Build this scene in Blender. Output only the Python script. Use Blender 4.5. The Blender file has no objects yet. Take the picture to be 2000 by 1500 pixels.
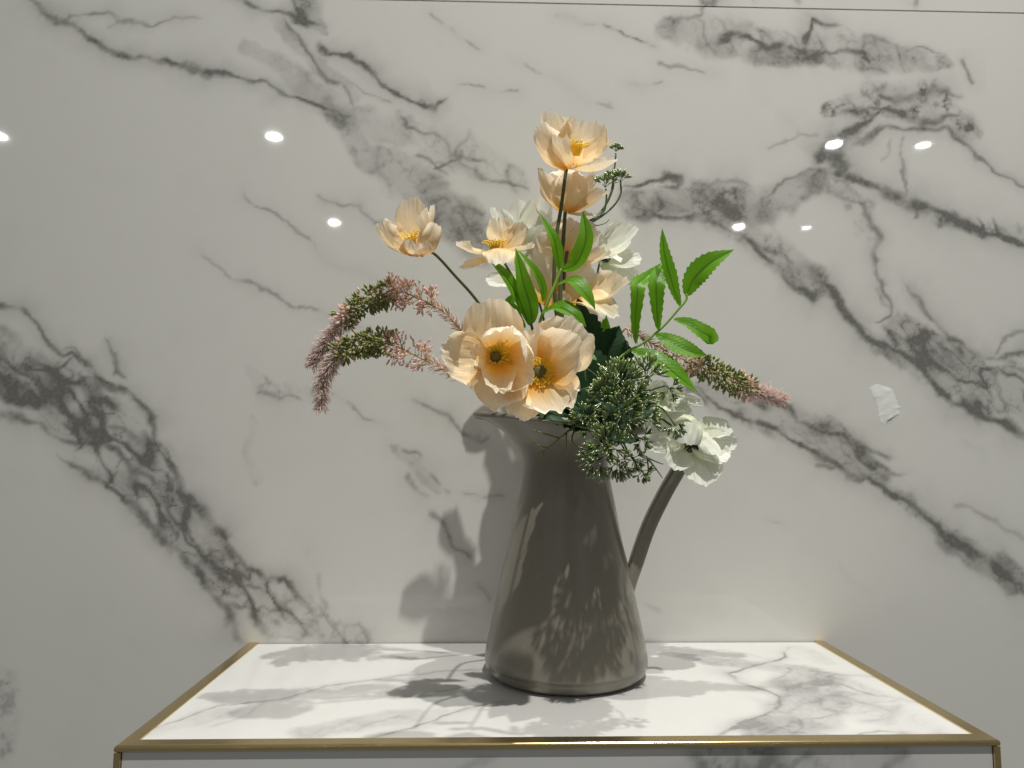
import bpy, math, random
import numpy as np
from mathutils import Vector, Matrix

S = bpy.context.scene
COL = S.collection
# ------------------------------------------------------------------ camera
F = 1400.0                       # focal length in photo pixels (2000 wide)
YAW, PITCH, ROLL = .0272, .0955, .0039
CAM = Vector((0, -1.0, .2555))
_f = Vector((math.sin(YAW)*math.cos(PITCH), math.cos(YAW)*math.cos(PITCH), math.sin(PITCH)))
_r = Vector((math.cos(YAW), -math.sin(YAW), 0)); _u = _r.cross(_f)
RT = _r*math.cos(ROLL)+_u*math.sin(ROLL); UP = -_r*math.sin(ROLL)+_u*math.cos(ROLL)
cd = bpy.data.cameras.new('camera'); cam = bpy.data.objects.new('camera', cd); COL.objects.link(cam)
cam.matrix_world = Matrix(((RT.x, UP.x, -_f.x, CAM.x), (RT.y, UP.y, -_f.y, CAM.y), (RT.z, UP.z, -_f.z, CAM.z), (0, 0, 0, 1)))
cd.sensor_width = 36; cd.lens = F/2000*36; cd.clip_start = .01; cd.clip_end = 100
S.camera = cam
# ------------------------------------------------------------------ world and lamps
w = bpy.data.worlds.new('World'); S.world = w; w.use_nodes = True
bg = w.node_tree.nodes['Background']; bg.inputs[0].default_value = (.98, 1.0, .97, 1); bg.inputs[1].default_value = .14
S.view_settings.view_transform = 'Standard'; S.view_settings.look = 'None'
S.view_settings.exposure = 0; S.view_settings.gamma = 1
S.cycles.max_bounces = 8; S.cycles.diffuse_bounces = 4; S.cycles.transmission_bounces = 6
S.cycles.sample_clamp_indirect = 3; S.cycles.caustics_reflective = True; S.cycles.caustics_refractive = False
S.cycles.use_denoising = True

def ceiling_lamp(x, y, z, watts, r, spread=math.pi, color=(1, .972, .905)):
    l = bpy.data.lights.new('ceiling_downlight', 'AREA'); l.shape = 'DISK'; l.size = 2*r; l.energy = watts; l.spread = spread; l.color = color
    o = bpy.data.objects.new('ceiling_downlight', l); o.location = (x, y, z); COL.objects.link(o); return o
ceiling_lamp(.67, -.25, 3.40, 66, .026)            # right above the plinth: the shadows on its top
ceiling_lamp(.42, -1.33, 3.00, 43.5, .024, 2.0)            # one step nearer: the shadow on the wall behind the pitcher
for px, py, wt in ((535, 267, 7), (653, 435, 7), (1629, 282, 7), (1443, 443, 7), (1803, 284, 1.5), (1575, 445, .9), (-4, 265, 7)):
    _d = _f + RT*((px-1000)/F) + UP*((750-py)/F); _h = CAM+_d*(1/_d.y); _t = (2.40-_h.z)/_d.z
    ceiling_lamp(_h.x+_d.x*_t, -_d.y*_t, 2.40, wt, .044)     # the rows mirrored in the polished wall

# ------------------------------------------------------------------ helpers
def ray(px, py): return _f + RT*((px-1000)/F) + UP*((750-py)/F)
def P(px, py, yw):                                  # point seen at a pixel, yw metres in front of the wall
    d = ray(px, py); return CAM + d*((-yw-CAM.y)/d.y)
def PT(px, py, z=0):                                # same, on a horizontal plane
    d = ray(px, py); return CAM + d*((z-CAM.z)/d.z)
def SC(yw): return (1-yw)/F                         # metres per photo pixel
RNG = random.Random(7)

def thing(name, label, cat, loc=(0, 0, 0), group=None):
    o = bpy.data.objects.new(name, None); COL.objects.link(o); o.location = loc; o.empty_display_size = .02
    o['label'] = label; o['category'] = cat
    if group: o['group'] = group
    return o
def wloc(o):
    v = Vector((0, 0, 0))
    while o: v += o.location; o = o.parent
    return v
def obj(name, verts, faces, mat, parent=None, smooth=True, uvs=None, kind=None, label=None):
    off = wloc(parent)
    m = bpy.data.meshes.new(name)
    m.from_pydata([Vector(v)-off for v in verts], [], faces); m.update()
    if smooth: m.polygons.foreach_set('use_smooth', [True]*len(m.polygons))
    if uvs:
        l = m.uv_layers.new(name='UVMap'); li = np.empty(len(m.loops), dtype=np.int32); m.loops.foreach_get('vertex_index', li)
        l.data.foreach_set('uv', np.array(uvs, dtype=np.float32)[li].ravel())
    m.materials.append(mat)
    o = bpy.data.objects.new(name, m); COL.objects.link(o); o.parent = parent
    if kind: o['kind'] = kind
    if label: o['label'] = label
    return o
def catmull(pts, n):
    pts = [Vector(p) for p in pts]
    if len(pts) == 2: return [pts[0].lerp(pts[1], i/(n-1)) for i in range(n)]
    q = [pts[0]*2-pts[1]]+pts+[pts[-1]*2-pts[-2]]; out = []; k = len(pts)-1
    for i in range(n):
        t = i/(n-1)*k; j = min(int(t), k-1); t -= j; a, b, c, d = q[j:j+4]
        out.append(.5*((2*b)+(c-a)*t+(2*a-5*b+4*c-d)*t*t+(3*b-a-3*c+d)*t**3))
    return out
class MB:
    def __init__(s): s.v = []; s.f = []; s.uv = []
    def tube(s, pts, rad, sides=8, caps=True):
        n = len(pts); b = len(s.v); ref = Vector((.31, .22, .93)); prev = None
        for i, p in enumerate(pts):
            d = (pts[min(i+1, n-1)]-pts[max(i-1, 0)]).normalized()
            if prev is None:
                a = d.cross(ref)
                if a.length < .1: a = d.cross(Vector((1, 0, 0)))
            else: a = prev-d*prev.dot(d)
            a.normalize(); prev = a; c = d.cross(a)
            r = rad[i] if hasattr(rad, '__len__') else rad
            for k in range(sides):
                t = 2*math.pi*k/sides; s.v.append(p+(a*math.cos(t)+c*math.sin(t))*r); s.uv.append((k/sides, i/(n-1)))
        for i in range(n-1):
            for k in range(sides):
                k2 = (k+1) % sides
                s.f.append((b+i*sides+k, b+i*sides+k2, b+(i+1)*sides+k2, b+(i+1)*sides+k))
        if caps:
            s.f.append(tuple(b+k for k in reversed(range(sides)))); s.f.append(tuple(b+(n-1)*sides+k for k in range(sides)))
    def spindle(s, p, q, r0, r1, r2, sides=4, mid=.55):      # small bud or needle
        p, q = Vector(p), Vector(q); s.tube([p, p.lerp(q, mid), q], [r0, r1, r2], sides)
    def box(s, lo, hi):
        b = len(s.v)
        for x in (lo[0], hi[0]):
            for y in (lo[1], hi[1]):
                for z in (lo[2], hi[2]): s.v.append(Vector((x, y, z))); s.uv.append((0, 0))
        for f in ((0, 1, 3, 2), (4, 6, 7, 5), (0, 4, 5, 1), (2, 3, 7, 6), (0, 2, 6, 4), (1, 5, 7, 3)): s.f.append(tuple(b+i for i in f))
    def build(s, name, mat, parent=None, smooth=True, kind=None, label=None): return obj(name, s.v, s.f, mat, parent, smooth, s.uv, kind, label)

# ------------------------------------------------------------------ materials
def newmat(name):
    m = bpy.data.materials.new(name); m.use_nodes = True; nt = m.node_tree
    return m, nt, nt.nodes, nt.links, nt.nodes['Principled BSDF']
def ramp(ns, ls, src, stops):
    r = ns.new('ShaderNodeValToRGB'); e = r.color_ramp.elements
    while len(e) < len(stops): e.new(.5)
    for i, (p, c) in enumerate(stops): e[i].position = p; e[i].color = (*c, 1)
    ls.new(src, r.inputs[0]); return r
def noise(ns, ls, scale, detail=3, vec=None, rough=.5):
    n = ns.new('ShaderNodeTexNoise'); n.inputs['Scale'].default_value = scale; n.inputs['Detail'].default_value = detail; n.inputs['Roughness'].default_value = rough
    if vec is None:
        tc = ns.new('ShaderNodeTexCoord'); vec = tc.outputs['Object']
    ls.new(vec, n.inputs['Vector']); return n
def mixc(ns, ls, fac, a, b, typ='MIX'):
    m = ns.new('ShaderNodeMix'); m.data_type = 'RGBA'; m.blend_type = typ
    for sock, val in ((m.inputs[0], fac), (m.inputs[6], a), (m.inputs[7], b)):
        if hasattr(val, 'node'): ls.new(val, sock)
        elif isinstance(val, tuple): sock.default_value = (*val, 1)
        else: sock.default_value = val
    return m.outputs[2]
def bump(ns, ls, h, strength, dist=.001):
    b = ns.new('ShaderNodeBump'); b.inputs['Strength'].default_value = strength; b.inputs['Distance'].default_value = dist
    ls.new(h, b.inputs['Height']); return b.outputs[0]

def marble_mat(name, base, vein, rough):
    m, nt, ns, ls, p = newmat(name)
    at = ns.new('ShaderNodeAttribute'); at.attribute_name = 'vein'
    n = noise(ns, ls, 190, 4, rough=.6); big = noise(ns, ls, 3.0, 3)
    a = ns.new('ShaderNodeMath'); a.operation = 'MULTIPLY_ADD'; a.inputs[1].default_value = .5; a.inputs[2].default_value = .74
    ls.new(n.outputs[0], a.inputs[0])
    b = ns.new('ShaderNodeMath'); b.operation = 'MULTIPLY'; b.use_clamp = True; ls.new(a.outputs[0], b.inputs[0]); ls.new(at.outputs['Fac'], b.inputs[1])
    warm = mixc(ns, ls, big.outputs[0], tuple(c*.955 for c in base), tuple(min(1, c*1.03) for c in base))
    c = mixc(ns, ls, b.outputs[0], warm, vein)
    ls.new(c, p.inputs['Base Color']); p.inputs['Roughness'].default_value = rough; p.inputs['IOR'].default_value = 1.5
    return m
M_WALL = marble_mat('polished_marble', (.655, .652, .622), (.155, .15, .14), .03)
M_TOP = marble_mat('plinth_marble', (.61, .61, .60), (.23, .23, .23), .09)

def simple(name, col, rough=.5, metal=0, coat=0, spec=.5):
    m, nt, ns, ls, p = newmat(name)
    n = noise(ns, ls, 60, 4); c = mixc(ns, ls, n.outputs[0], tuple(x*.86 for x in col), tuple(min(1, x*1.12) for x in col))
    ls.new(c, p.inputs['Base Color']); p.inputs['Roughness'].default_value = rough; p.inputs['Metallic'].default_value = metal
    p.inputs['Coat Weight'].default_value = coat; p.inputs['Coat Roughness'].default_value = .08; p.inputs['Specular IOR Level'].default_value = spec
    return m
M_GROUT = simple('grey_grout', (.46, .45, .43), .8)
M_PLASTER = simple('dried_white_smear', (.76, .77, .76), .5)

def brass():
    m, nt, ns, ls, p = newmat('brushed_brass')
    tc = ns.new('ShaderNodeTexCoord'); mp = ns.new('ShaderNodeMapping'); mp.inputs['Scale'].default_value = (3, 3, 160); ls.new(tc.outputs['Object'], mp.inputs[0])
    n = noise(ns, ls, 8, 4, mp.outputs[0])
    c = mixc(ns, ls, n.outputs[0], (.56, .42, .19), (.72, .57, .30)); ls.new(c, p.inputs['Base Color'])
    p.inputs['Metallic'].default_value = 1; p.inputs['Roughness'].default_value = .22
    ls.new(bump(ns, ls, n.outputs[0], .12, .0005), p.inputs['Normal']); return m
M_BRASS = brass()

def enamel():
    m, nt, ns, ls, p = newmat('taupe_enamel')
    n = noise(ns, ls, 9, 3)
    c = mixc(ns, ls, n.outputs[0], (.190, .175, .141), (.214, .198, .162))
    d = noise(ns, ls, 420, 2); dr = ramp(ns, ls, d.outputs[0], [(.735, (0, 0, 0)), (.77, (1, 1, 1))])
    c2 = mixc(ns, ls, dr.outputs[0], c, (.34, .33, .31)); ls.new(c2, p.inputs['Base Color'])
    p.inputs['Roughness'].default_value = .32; p.inputs['Coat Weight'].default_value = .35; p.inputs['Coat Roughness'].default_value = .06
    n2 = noise(ns, ls, 14, 2); ls.new(bump(ns, ls, n2.outputs[0], .12, .004), p.inputs['Normal']); return m
M_JUG = enamel()

def petal_mat(name, stops, streak, transl=.38):
    m, nt, ns, ls, p = newmat(name)
    uv = ns.new('ShaderNodeUVMap'); sp = ns.new('ShaderNodeSeparateXYZ'); ls.new(uv.outputs[0], sp.inputs[0])
    mp = ns.new('ShaderNodeMapping'); mp.inputs['Scale'].default_value = (22, 1.6, 1); ls.new(uv.outputs[0], mp.inputs[0])
    st = noise(ns, ls, 1.0, 4, mp.outputs[0], .6)
    a = ns.new('ShaderNodeMath'); a.operation = 'MULTIPLY_ADD'; a.inputs[1].default_value = .22; ls.new(st.outputs[0], a.inputs[0])
    sub = ns.new('ShaderNodeMath'); sub.operation = 'SUBTRACT'; sub.inputs[1].default_value = .11; ls.new(sp.outputs[1], sub.inputs[0]); ls.new(sub.outputs[0], a.inputs[2])
    r = ramp(ns, ls, a.outputs[0], stops)
    sr = ramp(ns, ls, st.outputs[0], [(.36, (1, 1, 1)), (.64, streak)])
    c = mixc(ns, ls, .8, r.outputs[0], sr.outputs[0], 'MULTIPLY')
    ls.new(c, p.inputs['Base Color']); p.inputs['Roughness'].default_value = .62; p.inputs['Specular IOR Level'].default_value = .25
    cr = noise(ns, ls, 240, 3)
    ad = ns.new('ShaderNodeMath'); ad.operation = 'MULTIPLY_ADD'; ad.inputs[1].default_value = .35; ls.new(cr.outputs[0], ad.inputs[0]); ls.new(st.outputs[0], ad.inputs[2])
    nb = bump(ns, ls, ad.outputs[0], .55, .0016); ls.new(nb, p.inputs['Normal'])
    t = ns.new('ShaderNodeBsdfTranslucent'); ls.new(c, t.inputs[0]); ls.new(nb, t.inputs['Normal'])
    mx = ns.new('ShaderNodeMixShader'); mx.inputs[0].default_value = transl
    ls.new(p.outputs[0], mx.inputs[1]); ls.new(t.outputs[0], mx.inputs[2]); ls.new(mx.outputs[0], ns['Material Output'].inputs[0])
    return m
PE = (.95, .80, .56)
M_PEACH = petal_mat('peach_silk', [(.0, (.80, .40, .06)), (.12, (.92, .56, .18)), (.30, (.94, .76, .46)), (.65, PE), (.9, (.955, .865, .70)), (1, (.97, .92, .82))], (.95, .91, .86))
M_ORANGE = petal_mat('peach_silk_orange_throat', [(.0, (.82, .38, .03)), (.21, (.96, .56, .08)), (.42, (.95, .73, .42)), (.62, (.95, .81, .59)), (.9, (.96, .88, .72)), (1, (.97, .93, .84))], (.95, .91, .86))
M_WHITE = petal_mat('white_silk', [(.0, (.66, .70, .42)), (.2, (.82, .84, .68)), (.6, (.88, .89, .80)), (1, (.92, .93, .88))], (.92, .94, .90), .4)

def leaf_mat(name, c0, c1, rib, transl, rough=.42):
    m, nt, ns, ls, p = newmat(name)
    uv = ns.new('ShaderNodeUVMap'); sp = ns.new('ShaderNodeSeparateXYZ'); ls.new(uv.outputs[0], sp.inputs[0])
    n = noise(ns, ls, 45, 4); c = mixc(ns, ls, n.outputs[0], c0, c1)
    s = ns.new('ShaderNodeMath'); s.operation = 'SUBTRACT'; s.inputs[1].default_value = .5; ls.new(sp.outputs[0], s.inputs[0])
    ab = ns.new('ShaderNodeMath'); ab.operation = 'ABSOLUTE'; ls.new(s.outputs[0], ab.inputs[0])
    r = ramp(ns, ls, ab.outputs[0], [(.025, (1, 1, 1)), (.075, (0, 0, 0))])
    # side veins
    sv = ns.new('ShaderNodeMath'); sv.operation = 'MULTIPLY_ADD'; sv.inputs[1].default_value = -.45; ls.new(ab.outputs[0], sv.inputs[0]); ls.new(sp.outputs[1], sv.inputs[2])
    sn = ns.new('ShaderNodeMath'); sn.operation = 'SINE'; mu = ns.new('ShaderNodeMath'); mu.operation = 'MULTIPLY'; mu.inputs[1].default_value = 75
    ls.new(sv.outputs[0], mu.inputs[0]); ls.new(mu.outputs[0], sn.inputs[0])
    c = mixc(ns, ls, r.outputs[0], c, rib); ls.new(c, p.inputs['Base Color'])
    p.inputs['Roughness'].default_value = rough; p.inputs['Specular IOR Level'].default_value = .3
    nb = bump(ns, ls, sn.outputs[0], .10, .0005); ls.new(nb, p.inputs['Normal'])
    t = ns.new('ShaderNodeBsdfTranslucent'); ls.new(mixc(ns, ls, .5, c, (c1[0]*1.3, c1[1]*1.35, c1[2])), t.inputs[0])
    mx = ns.new('ShaderNodeMixShader'); mx.inputs[0].default_value = transl
    ls.new(p.outputs[0], mx.inputs[1]); ls.new(t.outputs[0], mx.inputs[2]); ls.new(mx.outputs[0], ns['Material Output'].inputs[0]); return m
M_LEAF = leaf_mat('bright_green_leaf', (.10, .27, .007), (.155, .385, .014), (.045, .14, .008), .45)
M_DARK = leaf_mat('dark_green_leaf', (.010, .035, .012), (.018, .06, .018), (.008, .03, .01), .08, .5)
M_STEM = simple('olive_stem', (.075, .085, .022), .45)
M_GSTEM = simple('fresh_green_stem', (.20, .36, .05), .45)
def umbel_mat():
    m, nt, ns, ls, p = newmat('glossy_green_needle')
    uv = ns.new('ShaderNodeUVMap'); sp = ns.new('ShaderNodeSeparateXYZ'); ls.new(uv.outputs[0], sp.inputs[0])
    r = ramp(ns, ls, sp.outputs[1], [(0, (.050, .10, .008)), (.6, (.10, .18, .014)), (1, (.24, .32, .10))])  # paler tip colour painted in to stand for the glints
    n = noise(ns, ls, 90, 3); c = mixc(ns, ls, n.outputs[0], (.6, .6, .6), (1.25, 1.25, 1.1)); ls.new(mixc(ns, ls, 1.0, r.outputs[0], c, 'MULTIPLY'), p.inputs['Base Color'])
    p.inputs['Roughness'].default_value = .3; p.inputs['Specular IOR Level'].default_value = .9; p.inputs['Coat Weight'].default_value = 1; p.inputs['Coat Roughness'].default_value = .2; p.inputs['Coat IOR'].default_value = 1.7
    return m
M_UMBEL = umbel_mat()
M_UMB2 = simple('umbel_stem_green', (.09, .135, .05), .4)
def floret(name, col, tr):
    m = simple(name, col, .6); nt = m.node_tree; ns, ls = nt.nodes, nt.links; p = ns['Principled BSDF']; t = ns.new('ShaderNodeBsdfTranslucent'); t.inputs[0].default_value = (*col, 1)
    mx = ns.new('ShaderNodeMixShader'); mx.inputs[0].default_value = tr; ls.new(p.outputs[0], mx.inputs[1]); ls.new(t.outputs[0], mx.inputs[2]); ls.new(mx.outputs[0], ns['Material Output'].inputs[0]); return m
M_PINK = floret('dusty_pink_floret', (.98, .82, .77), .5)
M_MAUVE = floret('mauve_floret', (.92, .68, .59), .4)
M_BUD = simple('olive_bud', (.22, .255, .075), .45)
M_TWIG = simple('tan_twig', (.46, .31, .13), .55)
M_FERN = simple('fern_twig_green', (.17, .22, .055), .45)
M_YEL = simple('yellow_stamen', (.85, .60, .04), .5)
M_PIST = simple('dark_olive_pistil', (.11, .095, .02), .6)
M_BLACK = simple('black_stamen', (.012, .011, .012), .5)

# ------------------------------------------------------------------ numpy marble
def lat(seed, n=64): return np.random.RandomState(seed).rand(n, n)
def vnoise(x, y, seed):
    L = lat(seed); n = 64; xi = np.floor(x).astype(int); yi = np.floor(y).astype(int); fx = x-xi; fy = y-yi
    fx = fx*fx*fx*(fx*(fx*6-15)+10); fy = fy*fy*fy*(fy*(fy*6-15)+10); x0 = xi % n; x1 = (xi+1) % n; y0 = yi % n; y1 = (yi+1) % n
    return (L[x0, y0]*(1-fx)+L[x1, y0]*fx)*(1-fy)+(L[x0, y1]*(1-fx)+L[x1, y1]*fx)*fy
def fbm(x, y, seed, o=4, gain=.5):
    s = 0; a = 1; t = 0
    for i in range(o): s = s+a*(vnoise(x*2**i+13.7*i, y*2**i+7.1*i, seed+i)-.5)*2; t += a; a *= gain
    return s/t
def seg_dist(X, Y, pts):
    """distance to a polyline, 0..1 position along it, and the side"""
    D = np.full(X.shape, 1e9); T = np.zeros(X.shape); SD = np.zeros(X.shape); n = len(pts)-1
    for i in range(n):
        (ax, ay), (bx, by) = pts[i][:2], pts[i+1][:2]; dx, dy = bx-ax, by-ay; l = dx*dx+dy*dy+1e-9
        t = np.clip(((X-ax)*dx+(Y-ay)*dy)/l, 0, 1); d = np.hypot(X-ax-t*dx, Y-ay-t*dy); k = d < D
        D[k] = d[k]; T[k] = ((i+t)/n)[k]; SD[k] = ((X-ax)*dy-(Y-ay)*dx)[k]
    return D, T, np.sign(SD)
def marble(X, Y, veins, bands, faint, warp=1.0):
    """X, Y in photo-sized units; returns 0..1 vein density"""
    out = np.zeros(X.shape)
    wx = X+warp*(10*fbm(X/50, Y/50, 11, 2)+4*fbm(X/18, Y/18, 21, 2)+2.0*fbm(X/8, Y/8, 24, 3)); wy = Y+warp*(10*fbm(X/50, Y/50, 31, 2)+4*fbm(X/18, Y/18, 41, 2)+2.0*fbm(X/8, Y/8, 44, 3))
    cloud = fbm(X/60, Y/60, 51, 4); mott = fbm(X/24, Y/24, 61, 4, .6)
    ua = (X+1.15*Y)/1.524; ub = (Y-1.15*X)/1.524            # cells drawn out along the run of the bands
    qx = ua+20*fbm(X/80, Y/80, 71, 2)+6*fbm(X/26, Y/26, 75, 2); qy = ub+16*fbm(X/80, Y/80, 81, 2)+5*fbm(X/26, Y/26, 85, 2)
    r1 = 1-np.abs(fbm(qx/105, qy/46, 91, 2)); r2 = 1-np.abs(fbm(qx/52, qy/24, 101, 2))
    net = np.clip((r1-.72)/.28, 0, 1)**2.2*.95+np.clip((r2-.78)/.22, 0, 1)**2.2*.45
    r3 = 1-np.abs(fbm(qx/24, qy/12, 131, 3)); fine = np.clip((r3-.80)/.20, 0, 1)**2*np.clip(.45+1.6*mott, 0, 1)
    def sub(pts, pad):
        a = np.array([p[:2] for p in pts]); lo = a.min(0)-pad; hi = a.max(0)+pad
        return (X > lo[0]) & (X < hi[0]) & (Y > lo[1]) & (Y < hi[1])
    for pts, hw, hz, nt_, mo in bands:                       # polyline with half width, haze, net strength, mottle strength
        k = sub(pts, max(hw)*1.6+20) if hasattr(hw, '__len__') else sub(pts, hw*1.6+20)
        d, t, sd = seg_dist(wx[k], wy[k], pts)
        W = np.interp(t, np.linspace(0, 1, len(hw)), hw) if hasattr(hw, '__len__') else hw
        W = W*(1+.35*cloud[k])
        m = 1-np.clip((d/W-.45)/.55, 0, 1); m = m*m*(3-2*m)
        v = m*(1.25*hz*(.55+.9*np.clip(cloud[k]+.25, 0, 1))+nt_*net[k]+mo*.8*np.clip((mott[k]+.02)*2.2, 0, 1)**1.8+(.22*nt_+.45*mo+.25*hz)*fine[k])
        out[k] = np.maximum(out[k], v)+.25*np.minimum(out[k], v)
    br = fbm(X/38, Y/38, 111, 3); al = fbm(X/30, Y/30, 115, 3)
    for pts, wd, dk, hz in veins:                            # polyline, width, darkness, one-sided haze
        k = sub(pts, 170); d, t, sd = seg_dist(wx[k], wy[k], pts)
        W = np.interp(t, np.linspace(0, 1, len(wd)), wd) if hasattr(wd, '__len__') else wd
        W = (1.36*warp-.02)*W*(1+.7*br[k])+.5
        end = np.clip(np.minimum(t, 1-t)*10+.35, 0, 1)
        core = np.exp(-(d/(W*.60))**2.0)*np.clip(.9+.55*al[k], .4, 1.1)
        fade = np.clip(1-d/150, 0, 1)**2; hal = fade*np.exp(-d/(W*2.0))*.36+fade*hz*np.exp(-d/(W*3.5+10))*np.clip(.6+.4*sd, 0, 1)*np.clip(.6+cloud[k], 0, 1)
        v = dk*np.maximum(core, hal)*end
        out[k] = np.maximum(out[k], v)+.25*np.minimum(out[k], v)
    for pts, wd, dk in faint:                                # hairlines that come and go
        k = sub(pts, 30); d, t, sd = seg_dist(wx[k], wy[k], pts)
        v = dk*np.exp(-(d/wd)**2)*np.clip(.35+2.2*br[k], 0, 1)+dk*.25*np.exp(-d/(wd*5))
        out[k] = np.maximum(out[k], v)
    out = np.maximum(out, .05*np.clip(cloud-.15, 0, 1))
    return np.clip(out*1.15, 0, 1)
def slab(name, O, U, V, lu, lv, step, nrm, thick, mat, parent, vein, uvfun):
    """marble slab: fine front sheet that carries the vein density, plus its edges and back"""
    nu, nv = max(2, int(lu/step)+1), max(2, int(lv/step)+1)
    gu, gv = np.meshgrid(np.linspace(0, lu, nu), np.linspace(0, lv, nv), indexing='ij')
    O, U, V, N = [np.array(a, dtype=float) for a in (O, U, V, nrm)]
    pts = O+gu[..., None]*U+gv[..., None]*V; fx, fy = uvfun(pts)
    val = vein(fx, fy).ravel(); pts = pts.reshape(-1, 3)
    i = np.arange(nu*nv).reshape(nu, nv); q = np.stack([i[:-1, :-1], i[1:, :-1], i[1:, 1:], i[:-1, 1:]], -1).reshape(-1, 4)
    ring = np.concatenate([i[:, 0], i[-1, 1:], i[-2::-1, -1], i[0, -2:0:-1]]); nb = len(ring); b0 = len(pts)
    back = pts[ring]-N*thick; rn = np.roll(np.arange(nb), -1)
    side = np.stack([ring, b0+np.arange(nb), b0+rn, np.roll(ring, -1)], -1)
    allp = np.concatenate([pts, back]); quads = np.concatenate([q, side])
    m = bpy.data.meshes.new(name); m.vertices.add(len(allp)); m.vertices.foreach_set('co', (allp-np.array(wloc(parent))).ravel())
    nq = len(quads); m.loops.add(nq*4); m.loops.foreach_set('vertex_index', quads.ravel().astype(np.int32))
    m.polygons.add(nq); m.polygons.foreach_set('loop_start', np.arange(0, nq*4, 4, dtype=np.int32)); m.update(calc_edges=True)
    m.polygons.foreach_set('use_smooth', np.zeros(nq, dtype=bool))
    a = m.attributes.new('vein', 'FLOAT', 'POINT'); a.data.foreach_set('value', np.concatenate([val, val[ring]]).astype(np.float32))
    m.materials.append(mat); o = bpy.data.objects.new(name, m); COL.objects.link(o); o.parent = parent; return o

# photo pixel -> camera-independent slab coordinates: metres on the slab times 1400
def wall_px(px, py): p = P(px, py, 0); return (p.x*1400, -p.z*1400)
def top_px(px, py): p = PT(px, py); return (p.x*1400, p.y*1400)
def WP(s): return [wall_px(*p) for p in s]
def TP(s): return [top_px(*p) for p in s]

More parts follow.
